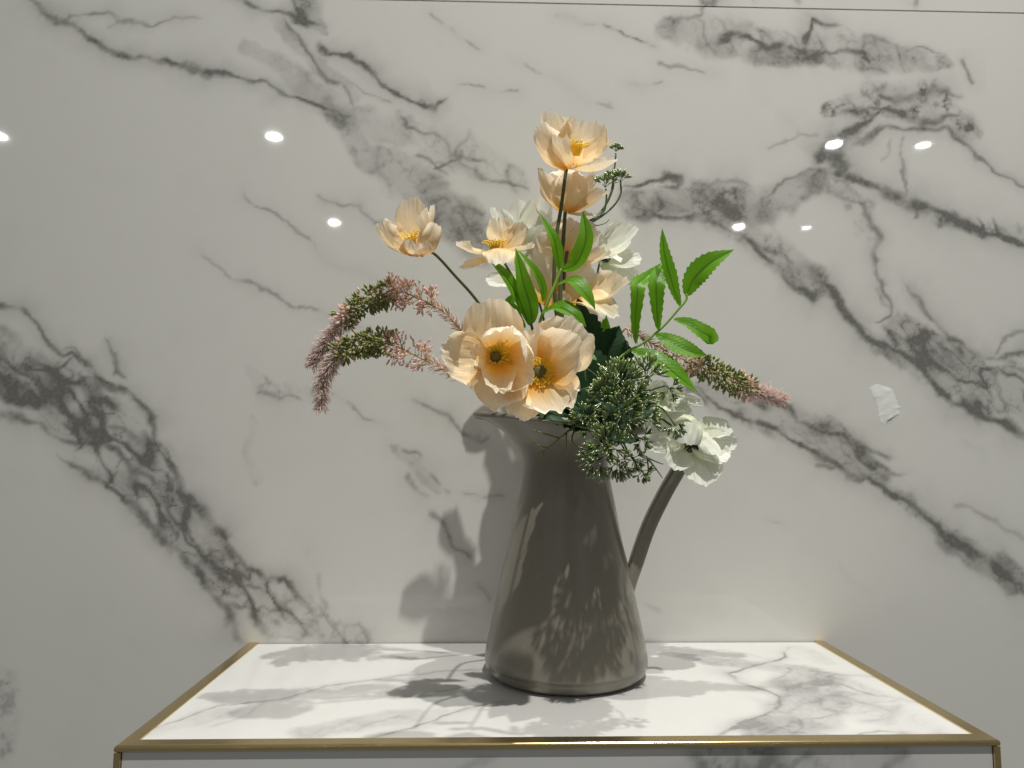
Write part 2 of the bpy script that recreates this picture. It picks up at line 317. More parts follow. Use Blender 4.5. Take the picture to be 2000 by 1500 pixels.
VE = [  # top-left long vein
 ([(40, -20), (70, 8), (110, 37), (160, 65), (212, 98), (250, 112), (330, 128), (372, 133), (405, 142), (450, 150), (520, 168), (580, 192), (640, 212), (700, 235)], [9, 9, 10, 9, 11, 9, 8, 12, 13, 8, 7, 7, 6, 3], .85, .12),
 ([(110, 37), (150, 36), (190, 25), (213, 17), (228, 40), (250, 40), (300, 48), (340, 33), (395, 38)], [4, 5, 6, 7, 8, 7, 6, 5, 3], .55, .05),
 ([(215, 55), (228, 40)], 5, .5, 0),
 # second top-left vein and its dark folds
 ([(440, -25), (475, 5), (500, 22), (545, 24), (590, 38), (635, 52)], [10, 11, 9, 8, 12, 6], .85, .25),
 ([(555, 35), (590, 80), (620, 120), (645, 155), (672, 175), (695, 212)], [5, 6, 7, 9, 7, 4], .6, .1),
 ([(622, 80), (640, 100), (680, 108), (720, 140), (758, 172), (800, 200), (850, 213), (875, 190)], [6, 10, 9, 10, 8, 9, 10, 4], .95, .12),
 ([(660, 160), (700, 172), (740, 190), (765, 205)], 4, .4, 0),
 ([(780, 225), (800, 250), (825, 262), (870, 272), (885, 300), (905, 315), (950, 318)], [4, 5, 6, 7, 9, 6, 4], .62, .1),
 ([(900, 290), (898, 310), (860, 325), (850, 330)], 6, .7, 0),
 ([(815, 302), (850, 315), (875, 345)], 5, .55, 0), ([(920, 325), (945, 348), (1000, 352), (1040, 372)], [6, 7, 6, 4], .6, .1),
 ([(815, 380), (850, 365), (880, 360)], [14, 16, 8], .6, 0),
 # right upper patch
 ([(1290, 55), (1330, 38), (1372, 32), (1382, 8)], [6, 7, 8, 8], .6, .1),
 ([(1402, 84), (1430, 66), (1462, 72), (1500, 95), (1532, 92), (1570, 102), (1576, 70), (1582, 42), (1642, 52)], [12, 16, 13, 14, 16, 10, 9, 8, 6], .95, .15),
 ([(1560, 118), (1600, 108), (1650, 100), (1680, 102), (1700, 128)], [9, 8, 8, 10, 6], .85, .1),
 ([(1672, 100), (1692, 74), (1730, 82), (1800, 96), (1860, 112)], [7, 8, 6, 4, 3], .5, .1),
 # mottled patch and its trunk
 ([(1700, 180), (1740, 195), (1790, 190), (1850, 176), (1880, 190)], [8, 12, 12, 14, 6], .7, .1),
 ([(1640, 222), (1700, 212), (1745, 218), (1800, 236), (1880, 228)], [9, 11, 12, 14, 10], .75, .1),
 ([(1590, 322), (1612, 292), (1640, 262), (1690, 240), (1740, 205)], [12, 20, 15, 11, 8], .95, .1),
 ([(1618, 268), (1630, 300), (1652, 325), (1640, 348)], [16, 24, 22, 14], 1.0, .1),
 ([(1640, 345), (1690, 358), (1760, 388), (1812, 410), (1860, 432), (1920, 452), (1980, 472), (2040, 490)], [12, 15, 18, 18, 20, 15, 12, 10], 1.0, .1),
 ([(1655, 280), (1700, 262), (1730, 248), (1790, 252), (1850, 252), (1880, 275), (1900, 300), (1950, 335), (2040, 395)], [10, 9, 8, 7, 8, 9, 7, 5, 4], .7, .1),
 ([(1762, 262), (1752, 300), (1764, 345), (1772, 385)], [4, 4, 5, 6], .5, 0), ([(1738, 265), (1728, 295), (1718, 312)], 5, .35, 0),
 ([(1210, 372), (1250, 362), (1278, 350), (1300, 343), (1325, 350), (1318, 364), (1285, 360)], [5, 6, 8, 10, 12, 8, 5], .9, .05),
 ([(1630, 330), (1570, 338), (1520, 355), (1500, 380), (1470, 400)], [8, 6, 6, 6, 4], .55, .1),
 ([(1360, 360), (1400, 352), (1440, 348), (1470, 358)], 7, .5, .1),
 ([(1235, 428), (1280, 422), (1330, 430), (1380, 428), (1425, 452), (1470, 480), (1520, 520)], [8, 9, 8, 12, 7, 7, 6], .75, .12),
 ([(1460, 470), (1510, 490), (1548, 520)], 7, .55, .1), ([(1520, 535), (1560, 558), (1592, 585), (1596, 560)], [10, 16, 14, 5], .85, .1),
 ([(1625, 350), (1622, 375), (1660, 395), (1695, 402), (1700, 440), (1712, 470), (1706, 500), (1718, 545), (1736, 590), (1738, 620), (1700, 633)], [6, 8, 9, 10, 9, 8, 7, 8, 7, 6, 3], .62, .05),
 ([(1590, 545), (1625, 562), (1660, 610), (1690, 660), (1740, 680), (1790, 705), (1820, 745), (1860, 790), (1930, 815), (2040, 870)], [8, 12, 15, 16, 13, 15, 12, 14, 15, 16], .95, .2),
 ([(1765, 550), (1790, 580), (1818, 620), (1850, 655), (1900, 690), (1960, 700), (2040, 690)], [7, 10, 9, 10, 9, 10, 9], .7, .3),
 ([(1940, 690), (1970, 660), (2030, 640)], 8, .5, .1), ([(1860, 720), (1860, 690), (1830, 650)], 7, .4, .1),
 # lower right band
 ([(1350, 752), (1400, 792), (1450, 818), (1520, 838), (1580, 878), (1640, 910), (1690, 935), (1760, 970), (1810, 1010), (1850, 1045), (1920, 1085), (1970, 1125), (2040, 1190)], [7, 8, 8, 9, 12, 11, 10, 11, 16, 17, 18, 16, 14], .9, .1),
 ([(1460, 748), (1520, 785), (1560, 818), (1640, 850), (1700, 880), (1745, 898)], [6, 7, 9, 11, 10, 4], .7, .25),
 ([(1590, 905), (1620, 915), (1660, 905)], 9, .6, 0), ([(1720, 905), (1735, 930), (1770, 925)], 5, .5, 0),
 ([(1870, 985), (1900, 1000), (1960, 1035), (2040, 1065)], 6, .35, .1),
 # lower left band
 ([(-40, 590), (10, 600), (58, 618), (78, 645), (100, 668), (125, 690), (160, 712)], [7, 8, 7, 7, 6, 6, 5], .7, .15),
 ([(-30, 690), (10, 705), (60, 722), (105, 722), (135, 702)], [16, 15, 12, 9, 6], .75, .2),
 ([(205, 655), (215, 690), (225, 725), (245, 745)], [4, 9, 10, 5], .65, .1),
 ([(120, 675), (170, 712), (200, 745), (250, 770), (288, 800), (302, 830), (300, 860), (335, 905), (362, 960), (400, 1010), (440, 1065), (478, 1100), (520, 1132), (560, 1130), (580, 1160), (622, 1210)], [6, 8, 10, 9, 12, 10, 9, 11, 13, 14, 13, 12, 12, 11, 10, 5], .8, .15),
 ([(-20, 818), (40, 812), (80, 828), (110, 850), (170, 868), (230, 880), (280, 925), (310, 965), (345, 1010), (380, 1060), (420, 1110), (470, 1150)], [14, 13, 9, 9, 8, 9, 12, 13, 12, 13, 14, 8], .72, .15),
 ([(110, 885), (160, 920), (190, 940), (240, 965), (270, 1005), (300, 1030), (360, 1090), (400, 1130), (430, 1170), (445, 1215), (475, 1250)], [4, 7, 9, 8, 10, 10, 12, 13, 14, 13, 9], .75, .1),
 ([(180, 780), (200, 830), (250, 850), (290, 870)], 8, .5, .1), ([(240, 960), (300, 985), (340, 1040)], 7, .55, .1),
 ([(430, 1115), (455, 1140), (500, 1150), (530, 1160), (560, 1210)], 8, .6, .1), ([(440, 1180), (470, 1190), (490, 1165)], 12, .55, .1),
 ([(670, 1250), (680, 1225), (705, 1215), (730, 1240)], 5, .35, .1),
 # small ones near the middle
 ([(620, 382), (640, 395), (680, 404), (705, 400), (720, 425), (750, 445)], [4, 5, 6, 6, 4, 3], .5, .1),
 ([(450, 540), (480, 548), (500, 568), (545, 582), (580, 595)], [3, 4, 6, 5, 4], .5, 0),
 ([(500, 770), (520, 772), (545, 780), (585, 778)], [4, 7, 6, 5], .55, 0), ([(800, 780), (840, 800), (875, 815), (900, 838), (940, 858), (950, 845)], [5, 6, 7, 7, 8, 5], .55, .1),
 ([(840, 1000), (865, 1035), (885, 1065), (920, 1095)], [6, 8, 7, 7], .6, 0), ([(905, 962), (940, 970), (990, 970)], 5, .5, 0),
 ([(925, 1135), (945, 1165), (960, 1180)], 5, .4, 0),
]
BA = [
 ([(480, 90), (540, 120), (620, 180), (680, 230), (740, 250), (790, 265)], [18, 30, 38, 40, 42, 45], .22, .1, .06),
 ([(640, 200), (720, 300), (790, 340), (850, 400), (930, 440)], [30, 40, 60, 70, 60], .30, .22, .18),
 ([(600, -10), (610, 30), (630, 60)], [40, 45, 14], .40, .5, .3),
 ([(540, 40), (620, 120), (690, 190)], [16, 26, 20], .18, .1, .05),
 ([(780, 240), (900, 300), (1010, 350)], [30, 55, 40], .10, .35, .12),
 ([(1300, 60), (1400, 70), (1560, 95), (1700, 105), (1850, 125)], [35, 62, 50, 55, 22], .24, .28, .22),
 ([(1480, 105), (1540, 112), (1600, 112)], 28, .45, .1, .1),
 ([(1610, 220), (1720, 195), (1830, 205), (1890, 250)], [20, 55, 58, 40], .16, .3, .62),
 ([(1230, 400), (1340, 390), (1480, 400), (1600, 350)], [38, 52, 60, 34], .34, .18, .28),
 ([(1400, 430), (1520, 500), (1600, 560)], [40, 52, 36], .28, .2, .25),
 ([(1600, 330), (1680, 400), (1700, 470), (1730, 590)], [25, 36, 20, 18], .08, .3, .3),
 ([(1800, 420), (1900, 440), (2040, 460)], [25, 38, 42], .10, .65, .1),
 ([(1760, 640), (1850, 720), (1930, 760), (2040, 780)], [46, 66, 76, 90], .36, .75, .05),
 ([(1640, 600), (1720, 680), (1790, 720)], [14, 20, 26], .35, .2, 0),
 ([(1360, 765), (1480, 800), (1600, 860), (1720, 925)], [32, 58, 54, 34], .31, .55, .1),
 ([(1760, 975), (1850, 1045), (1960, 1115), (2040, 1170)], [24, 36, 40, 38], .32, .2, .2),
 ([(-20, 700), (60, 740), (120, 760)], [80, 75, 50], .34, .35, .1), ([(-20, 745), (20, 760), (60, 780)], [34, 40, 22], .5, .1, .1),
 ([(130, 760), (220, 860), (300, 940), (380, 1050), (450, 1130), (520, 1190)], [75, 85, 72, 56, 58, 48], .24, .8, .08),
 ([(440, 1160), (520, 1180), (620, 1225), (720, 1250)], [46, 62, 44, 24], .10, .5, .2),
 ([(0, 1340), (10, 1400), (0, 1450)], [40, 40, 40], .05, .1, .4), ([(480, 720), (520, 760), (590, 770), (640, 760)], [12, 22, 20, 14], .05, .2, .35),
 ([(490, 820), (480, 880), (500, 930)], 16, .05, .1, .45), ([(780, 880), (830, 930), (860, 960)], [14, 20, 14], .22, .1, .15),
 ([(1740, 960), (1790, 985)], 20, .1, .1, .3), ([(1640, 1110), (1700, 1160)], 10, .05, 0, 0),
 ([(820, 420), (900, 440), (950, 480)], [50, 60, 50], .3, .12, .2),
]
FA = [([(840, 28), (870, 50), (915, 85), (935, 95)], 3, .4), ([(1090, 30), (1120, 42), (1180, 48), (1215, 62), (1280, 85)], 3, .6),
 ([(1000, 120), (1080, 150), (1150, 200), (1200, 210)], 3, .3), ([(890, 165), (960, 180), (1010, 178)], 3, .4), ([(1230, 168), (1250, 175), (1288, 160)], 3, .5),
 ([(1290, 120), (1350, 140), (1400, 145)], 4, .4), ([(470, 380), (520, 410), (560, 430), (600, 470), (640, 510), (690, 530)], 3, .45),
 ([(380, 485), (450, 540)], 3, .3), ([(580, 595), (640, 618), (700, 640)], 3, .4), ([(700, 530), (740, 545), (790, 560)], 4, .4),
 ([(650, 770), (690, 795), (715, 815), (760, 830)], 3, .4), ([(770, 875), (820, 890), (850, 930), (880, 960)], 4, .45), ([(800, 930), (830, 970)], 5, .4),
 ([(1350, 890), (1370, 885), (1400, 900)], 3, .3), ([(1500, 1010), (1530, 1020)], 2, .25), ([(1880, 120), (1900, 160)], 5, .5), ([(1880, 860), (1920, 875), (1925, 890)], 2, .3),
 ([(600, 1065), (615, 1100), (640, 1190)], 5, .3), ([(1500, 290), (1560, 265), (1600, 262)], 4, .3), ([(1540, 240), (1555, 260)], 6, .3),
 ([(1230, 1160), (1280, 1190)], 4, .2), ([(520, 1150), (440, 1100)], 4, .3)]
VE = [(WP(a), b, c, d) for a, b, c, d in VE]; BA = [(WP(a), b, c, d, e) for a, b, c, d, e in BA]; FA = [(WP(a), b, c) for a, b, c in FA]
WPX = lambda p: (p[..., 0]*1400, -p[..., 2]*1400)
SEAM = .9165
wall = thing('marble_wall', 'tall wall clad in polished white marble slabs with grey veins behind the plinth', 'wall', (0, 0, 0))
slab('marble_slab', (-1.1, 0, -.5), (1, 0, 0), (0, 0, 1), 2.25, .5+SEAM, .0024, (0, -1, 0), .012, M_WALL, wall, lambda x, y: marble(x, y, VE, BA, FA), WPX)
UB = [(WP([(1390, -5), (1430, -60), (1500, -140)]), [26, 40, 60], .3, .5, .2), (WP([(1560, 0), (1590, -60)]), [14, 20], .2, .3, .1)]
UV_ = [(WP([(1400, 16), (1402, -30), (1420, -90)]), 16, .8, .1), (WP([(1785, 14), (1790, -40)]), 6, .5, 0), (WP([(1570, 12), (1560, -30)]), 4, .3, 0), (WP([(1475, 8), (1480, -40)]), 5, .4, 0)]
slab('marble_slab', (-1.1, 0, SEAM+.0022), (1, 0, 0), (0, 0, 1), 2.25, .4, .004, (0, -1, 0), .012, M_WALL, wall, lambda x, y: marble(x, y, UV_, UB, []), WPX)
b = MB(); b.box((-1.1, .003, SEAM-.001), (1.15, .011, SEAM+.0032)); b.build('grout_joint', M_GROUT, wall, False)
# dried smear of white filler on the wall
b = MB(); rr = random.Random(3); rows, cols = 34, 9
for i in range(rows):
    g = i/(rows-1); xl = np.interp(g, [0, .3, .6, .85, 1], [1697, 1710, 1715, 1718, 1728])+rr.uniform(-2, 2); xr = np.interp(g, [0, .12, .3, .6, .8, 1], [1712, 1740, 1748, 1758, 1759, 1734])+rr.uniform(-3.5, 2)
    for j in range(cols):
        q = j/(cols-1); e = min(1, 4*min(q, 1-q)+.02)*min(1, 6*min(g, 1-g)+.05)
        b.v.append(P(xl+(xr-xl)*q, 758+74*g-9*q, .0001+e*(.0005+.00007*math.sin(g*26+q*5)+rr.uniform(-.00006, .00006)))); b.uv.append((q, g))
for i in range(rows-1):
    for j in range(cols-1): a = i*cols+j; b.f.append((a, a+cols, a+cols+1, a+1))
b.build('filler_smear', M_PLASTER, wall)

# ------------------------------------------------------------------ plinth
X0, X1, DEP, BOT = -.3265, .4575, .3415, -.5
TW, TH = .0150, .0050
plinth = thing('display_plinth', 'white marble display plinth with brass edge trim holding the pitcher', 'plinth', ((X0+X1)/2, -DEP/2, BOT))
TV = [([(250, 1432), (330, 1412), (430, 1376), (520, 1366), (570, 1358), (630, 1338), (720, 1328), (850, 1310), (960, 1304), (1050, 1300)], [3, 3, 4, 5, 4, 5, 4, 4, 4, 3], .75, .12),
 ([(700, 1445), (800, 1418), (850, 1405), (900, 1385), (990, 1366)], [4, 5, 6, 5, 4], .8, .15), ([(520, 1368), (480, 1395), (400, 1420)], 4, .35, .1),
 ([(820, 1355), (880, 1345), (960, 1330)], 4, .5, .1), ([(735, 1408), (800, 1392), (830, 1395)], 3, .4, 0),
 ([(1545, 1262), (1530, 1280), (1505, 1290), (1470, 1300), (1418, 1312), (1440, 1328), (1490, 1344), (1526, 1358), (1520, 1380), (1480, 1402), (1430, 1420), (1395, 1440)], [5, 7, 7, 6, 8, 8, 7, 7, 8, 6, 7, 6], .9, .3),
 ([(1505, 1290), (1540, 1296), (1600, 1310), (1660, 1318), (1720, 1322), (1800, 1330)], [6, 6, 5, 4, 4, 3], .55, .2),
 ([(1520, 1352), (1555, 1335), (1600, 1330), (1650, 1338), (1720, 1360)], [6, 8, 6, 5, 4], .6, .2),
 ([(1420, 1422), (1500, 1412), (1540, 1428), (1600, 1432), (1665, 1438)], [5, 6, 6, 6, 4], .75, .2), ([(1540, 1412), (1610, 1398), (1650, 1388)], 5, .6, .1),
 ([(1290, 1265), (1360, 1272), (1420, 1268), (1500, 1285)], 4, .4, .2), ([(1640, 1440), (1720, 1425), (1790, 1432)], 5, .6, .2), ([(1700, 1375), (1760, 1362), (1800, 1372)], 5, .4, .2)]
TB = [([(1290, 1275), (1400, 1290), (1500, 1300), (1620, 1320)], [18, 34, 44, 40], .36, .15, .1), ([(1560, 1310), (1590, 1350), (1560, 1400), (1480, 1430)], [60, 80, 80, 40], .42, .26, .08),
 ([(1650, 1340), (1720, 1390), (1800, 1430)], [60, 90, 60], .14, .3, .06), ([(1560, 1265), (1600, 1290)], [30, 30], .1, .2, 0),
 ([(600, 1430), (760, 1400), (860, 1390)], [30, 40, 25], .18, .15, .1), ([(430, 1360), (620, 1345), (800, 1320)], [24, 30, 20], .12, .08, .05), ([(300, 1425), (430, 1390)], [30, 30], .12, .1, .1)]
TV = [(TP(a), b_, c, d) for a, b_, c, d in TV]; TB = [(TP(a), b_, c, d, e) for a, b_, c, d, e in TB]
slab('top_slab', (X0+TW, -DEP+TW, -.001), (1, 0, 0), (0, 1, 0), X1-X0-2*TW, DEP-TW-.0022, .0022, (0, 0, 1), .01, M_TOP, plinth, lambda x, y: marble(x, y, TV, TB, [], .7), lambda p: (p[..., 0]*1400, p[..., 1]*1400))
yf = DEP-.003
fp = lambda a: [(P(x, y, yf).x*1400, -P(x, y, yf).z*1400) for x, y in a]
FV = [(fp([(1352, 1468), (1372, 1490), (1350, 1530), (1330, 1600)]), 12, .8, .1), (fp([(1500, 1466), (1490, 1500), (1520, 1560), (1480, 1640)]), [20, 18, 14, 10], .95, .1), (fp([(1580, 1468), (1550, 1490), (1540, 1540)]), 10, .7, .1),
      (fp([(1770, 1470), (1740, 1490), (1690, 1560)]), 8, .8, .1), (fp([(960, 1470), (900, 1510), (820, 1600)]), 6, .4, 0)]
FB = [(fp([(1380, 1470), (1470, 1500), (1500, 1600)]), [40, 60, 60], .3, .6, .2), (fp([(1620, 1480), (1700, 1500)]), [40, 50], .15, .4, .2)]
slab('front_slab', (X0+.006, -yf, BOT), (1, 0, 0), (0, 0, 1), X1-X0-.012, -BOT-TH-.0006, .004, (0, -1, 0), .008, M_TOP, plinth, lambda x, y: marble(x, y, FV, FB, []), WPX)
for nm, x, nx in (('side_slab', X0+.003, -1), ('side_slab', X1-.003, 1)):
    slab(nm, (x, -DEP+.006, BOT), (0, 1, 0), (0, 0, 1), DEP-.0065, -BOT-TH-.0006, .01, (nx, 0, 0), .008, M_TOP, plinth, lambda x, y: np.clip(fbm(x/80, y/80, 5)*.4, 0, 1), lambda p: (p[..., 1]*1400, -p[..., 2]*1400))
b = MB(); b.box((X0+.0115, -DEP+.0115, BOT), (X1-.0115, -.0006, -.0115)); b.build('core', M_GROUT, plinth, False)
def trim(name, a, c, inn):                     # rounded-edge brass bar, mitred; a and c are the outer corners
    a, c, inn = Vector(a), Vector(c), Vector(inn); d = (c-a).normalized()
    prof = [(TW, -.0012), (TW, .0003), (TW-.0008, .0006), (.0024, .0006), (.0016, .0004), (.0008, -.0001), (.0003, -.0008), (0, -.0017), (0, -TH+.0016), (.0003, -TH+.0009), (.0008, -TH+.0003), (.0016, -TH), (TW, -TH)]
    vs = []; n = len(prof)
    for end, mit in ((a, 1), (c, -1)):
        for o_, z in prof: vs.append(end+inn*o_+d*(o_*mit if mit*1 and abs(end.y+0) > .01 else 0)+Vector((0, 0, z)))
    fs = [(i, (i+1) % n, n+(i+1) % n, n+i) for i in range(n)]+[tuple(range(n))[::-1], tuple(range(n, 2*n))]
    return obj(name, vs, fs, M_BRASS, plinth, False)
trim('edge_trim', (X0, -DEP, 0), (X1, -DEP, 0), (0, 1, 0))
trim('edge_trim', (X0, -.0006, 0), (X0, -DEP, 0), (1, 0, 0))
trim('edge_trim', (X1, -.0006, 0), (X1, -DEP, 0), (-1, 0, 0))
for x in (X0, X1-.0055):
    b = MB(); b.box((x, -DEP+.0003, BOT), (x+.0055, -DEP+.0058, -TH-.0004)); b.build('corner_trim', M_BRASS, plinth, False)

# ------------------------------------------------------------------ pitcher
fr = PT(1105, 1362); R0 = 153*SC(.17)
JY = -fr.y-R0*.96; JC = P(1105, 1300, JY); JC.z = 0; JX = JC.x
def zat(py): return P(1105, py, JY).z
k = SC(JY); R0 = 154*k
prof = [(.0, .0008), (.052, .0008), (.074, .0004), (R0-.0150, .0)]
for i in range(1, 7): t = i/6*math.pi/2; prof.append((R0-.0150+.0142*math.sin(t), .0150-.0150*math.cos(t)))
for py, hw in ((1285, 153.5), (1260, 151), (1193, 138), (1150, 129.5), (1110, 121), (1050, 108), (987, 96.5), (945, 88.5), (920, 85), (904, 83.5), (890, 84), (876, 88), (862, 94.5), (848, 103), (834, 112), (826, 117)):
    prof.append((hw*k, zat(py)))
ZR = prof[-1][1]; ZN = zat(904)
NS = 96
pitcher = thing('enamel_pitcher', 'tall tapered taupe enamel pitcher with flared spout holding the flowers', 'pitcher', (JX, -JY, 0))
# profile resampled smoothly
pp = catmull([Vector((r, 0, z)) for r, z in prof[9:]], 44); prof = prof[:9]+[(v.x, v.z) for v in pp]
def spout(r, z, th):                            # lip drawn out to the left and raised a little
    t = max(0, (z-ZN)/(ZR-ZN)) if z > ZN else 0
    c = max(0, math.cos(th-math.pi)); g = c**7*(.35*t**1.3+.65*t**5)
    return r+g*.036, z+t**2*(.006*c**4)+(.002*t*t*math.cos(2*th))
vs = []; fs = []
rings = [(r, z) for r, z in prof]
nr = len(rings)
for r, z in rings:
    for a in range(NS):
        th = 2*math.pi*a/NS; rr_, zz = spout(r, z, th); vs.append((JX+rr_*math.cos(th), -JY+rr_*math.sin(th), zz))
for i in range(nr-1):
    for a in range(NS): a2 = (a+1) % NS; fs.append((i*NS+a, i*NS+a2, (i+1)*NS+a2, (i+1)*NS+a))
inner = [(r-.0016, z) for r, z in rings[9:]][::-1]; b0 = len(vs)
for r, z in inner:
    for a in range(NS):
        th = 2*math.pi*a/NS; rr_, zz = spout(r, z, th); vs.append((JX+rr_*math.cos(th), -JY+rr_*math.sin(th), zz))
for i in range(len(inner)-1):
    for a in range(NS): a2 = (a+1) % NS; fs.append((b0+i*NS+a, b0+i*NS+a2, b0+(i+1)*NS+a2, b0+(i+1)*NS+a))
for a in range(NS): a2 = (a+1) % NS; fs.append(((nr-1)*NS+a, (nr-1)*NS+a2, b0+a2, b0+a))
last = b0+(len(inner)-1)*NS; fs.append(tuple(last+a for a in range(NS)))
obj('body', vs, fs, M_JUG, pitcher)
# rolled rim following the mouth
b = MB(); rp = []
for a in range(NS+1):
    th = 2*math.pi*a/NS; rr_, zz = spout(rings[-1][0], rings[-1][1], th); rp.append(Vector((JX+(rr_-.0005)*math.cos(th), -JY+(rr_-.0005)*math.sin(th), zz+.0012)))
b.tube(rp, .0041, 12, False); b.build('rim', M_JUG, pitcher)
# seam bead round the neck
# handle: flat strap leaving the mouth, bowing out and running down to the flank
hp = catmull([P(1196, 862, JY), P(1240, 838, JY), P(1300, 838, JY), P(1332, 866, JY), P(1330, 905, JY), P(1300, 960, JY), P(1268, 1025, JY), P(1245, 1090, JY), P(1230, 1140, JY), P(1222, 1180, JY)], 44)
vs = []; fs = []; n = len(hp); HW, HT = .0125, .0052
sec = [(math.copysign(abs(math.cos(t))**.6, math.cos(t)), math.copysign(abs(math.sin(t))**.6, math.sin(t))) for t in [2*math.pi*i/16 for i in range(16)]]
for i, p in enumerate(hp):
    d = (hp[min(i+1, n-1)]-hp[max(i-1, 0)]).normalized(); s = d.cross(Vector((0, 1, 0))).normalized(); yv = Vector((0, 1, 0))
    wv = HT*(1.25 if i < 34 else 1.25-.05*(i-34)); 
    for a, c in sec: vs.append(p+yv*(a*HW)+s*(c*wv*1.25))
for i in range(n-1):
    for a in range(16): a2 = (a+1) % 16; fs.append((i*16+a, i*16+a2, (i+1)*16+a2, (i+1)*16+a))
fs += [tuple(range(16))[::-1], tuple((n-1)*16+a for a in range(16))]
obj('handle', vs, fs, M_JUG, pitcher)

# ------------------------------------------------------------------ plant builders
MOUTH = Vector((JX, -JY, ZR-.01)); FOOT = Vector((JX, -JY, .11))
def foot(i):                                   # where a stem rests inside the pitcher
    a = i*2.399; return FOOT+Vector((.045*math.cos(a), .045*math.sin(a), .0)), MOUTH+Vector((.030*math.cos(a), .030*math.sin(a), -.005))
NPET = [0]
def petal(parent, bx, by, bw, tx, ty, tw, width, n, cup=.25, bow=.10, curl=0, ruf=.05, mat=None, point=0, label=None):
    NPET[0] += 1; rg = random.Random(NPET[0]*17+5)
    B, T = P(bx, by, bw), P(tx, ty, tw); L = (T-B).length; u = (T-B)/L; n = Vector(n); n = (n-u*n.dot(u)).normalized(); v = u.cross(n)
    W = width*SC((bw+tw)/2); ph = [rg.uniform(0, 6.28) for _ in range(8)]; NSs, NT = 22, 25; vs = []; uv = []; asym = rg.uniform(-.12, .12)
    for i in range(NSs+1):
        s = i/NSs
        for j in range(NT):
            t = j/(NT-1)*2-1
            # rounded outline: rows bend into the tip so the border is one smooth, slightly torn curve
            hw = W/2*((.26+.74*math.sin(math.pi/2*min(1, s/.50))**1.05))
            tt = abs(t); fall = 1-(1-math.sqrt(max(0, 1-tt**2.3*.995)))*(.40+.25*point)
            edge = 1+.026*math.sin(6*t+ph[0])+.020*math.sin(13*t+ph[1])+.014*math.sin(29*t+ph[2])+.010*math.sin(47*t+ph[3])
            if mat is M_WHITE: edge = 1+(edge-1)*.45
            ls = L*s*(1+(fall*edge-1)*s**1.4)
            tn = (1-.10*s**4*(1+2*point))
            x = hw*t*tn*(1+asym*t*s)*1.05
            g = math.sin(math.pi/2*min(1, s/.5))
            h = cup*W*t*t*g*(1-.25*s)-bow*L*4*s*(1-s)+curl*L*max(0, s-.5)**2*4
            fr = max(0, s-.72)/.28; h += (.35 if mat is M_WHITE else 1)*ruf*W*fr*fr*(.5*math.sin(12*t+ph[2])+.4*math.sin(21*t+ph[0]))
            h += ruf*W*s**2*(.55*math.sin(4.3*t+ph[3])+.38*math.sin(8.7*t+ph[4]+2*s)*tt+.22*math.sin(17*t+ph[5]))
            h += .020*W*math.sin(7*s+5*t+ph[6])*g+.014*W*math.sin(23*t+ph[7]+3*s)*s+.016*W*math.sin(13*t-8*s+ph[1])*s
            vs.append(B+u*ls+v*x+n*h); uv.append((t*.5+.5+NPET[0]*3.17 % 7, s))
    fs = [(i*NT+j, i*NT+j+1, (i+1)*NT+j+1, (i+1)*NT+j) for i in range(NSs) for j in range(NT-1)]
    o = obj('petal', vs, fs, mat, parent, True, uv, None, label)
    return o
def stamens(parent, px, py, yw, axis, r, count, mat, dome=.6, pist=True, pmat=None, long=1.0, seed=1, ps=.34):
    """ring of fine filaments with anthers round a ribbed pistil; r in photo pixels"""
    rg = random.Random(seed); C = P(px, py, yw); a = Vector(axis).normalized(); e = a.cross(Vector((0, 0, 1)))
    if e.length < .2: e = a.cross(Vector((1, 0, 0)))
    e.normalize(); f = a.cross(e); R = r*SC(yw); b = MB()
    for i in range(count):
        t = 2*math.pi*(i+rg.uniform(-.3, .3))/count; q = rg.uniform(.72, 1.05); rad = e*math.cos(t)+f*math.sin(t)
        h = R*dome*long*rg.uniform(.75, 1.1)
        p0 = C+rad*R*.34; p2 = C+rad*R*q+a*h; p1 = C+rad*R*(.62*q)+a*h*.85
        pts = catmull([p0, p1, p2], 5); b.tube(pts, [.00050]*5, 4)
        dd = (p2-p1).normalized(); b.spindle(p2-dd*.0002, p2+dd*.0016*rg.uniform(.8, 1.3), .0004, .00105, .0004, 5)
    b.build('stamens', mat, parent)
    if count > 40:                              # an inner, shorter ring
        b2 = MB()
        for i in range(count//2):
            t = 2*math.pi*(i+rg.uniform(-.3, .3))/(count//2); rad = e*math.cos(t)+f*math.sin(t); p0 = C+rad*R*.2; p2 = C+rad*R*rg.uniform(.42, .6)+a*R*dome*rg.uniform(.8, 1.1)
            b2.tube([p0, p0.lerp(p2, .6)+a*R*.08, p2], [.0004]*3, 4); b2.spindle(p2, p2+(p2-p0).normalized()*.0014, .0004, .0009, .0003, 5)
        b2.build('inner_stamens', mat, parent)
    if pist:
        b = MB(); pr = R*ps; n = 12; lv = [(0, .0), (.8, .0), (1.0, .35), (.95, .75), (.7, 1.02), (.35, 1.12), (0.02, 1.08)]; b0 = len(b.v); sd = 20
        for rr_, zz in lv:
            for q in range(sd):
                t = 2*math.pi*q/sd; rib = 1+.12*(q % 2)*(zz > .2); b.v.append(C+(e*math.cos(t)+f*math.sin(t))*pr*rr_*rib+a*(zz*pr*.9)); b.uv.append((0, 0))
        for i in range(len(lv)-1):
            for q in range(sd): q2 = (q+1) % sd; b.f.append((b0+i*sd+q, b0+i*sd+q2, b0+(i+1)*sd+q2, b0+(i+1)*sd+q))
        b.build('pistil', pmat or M_PIST, parent)
SEQ = [0]
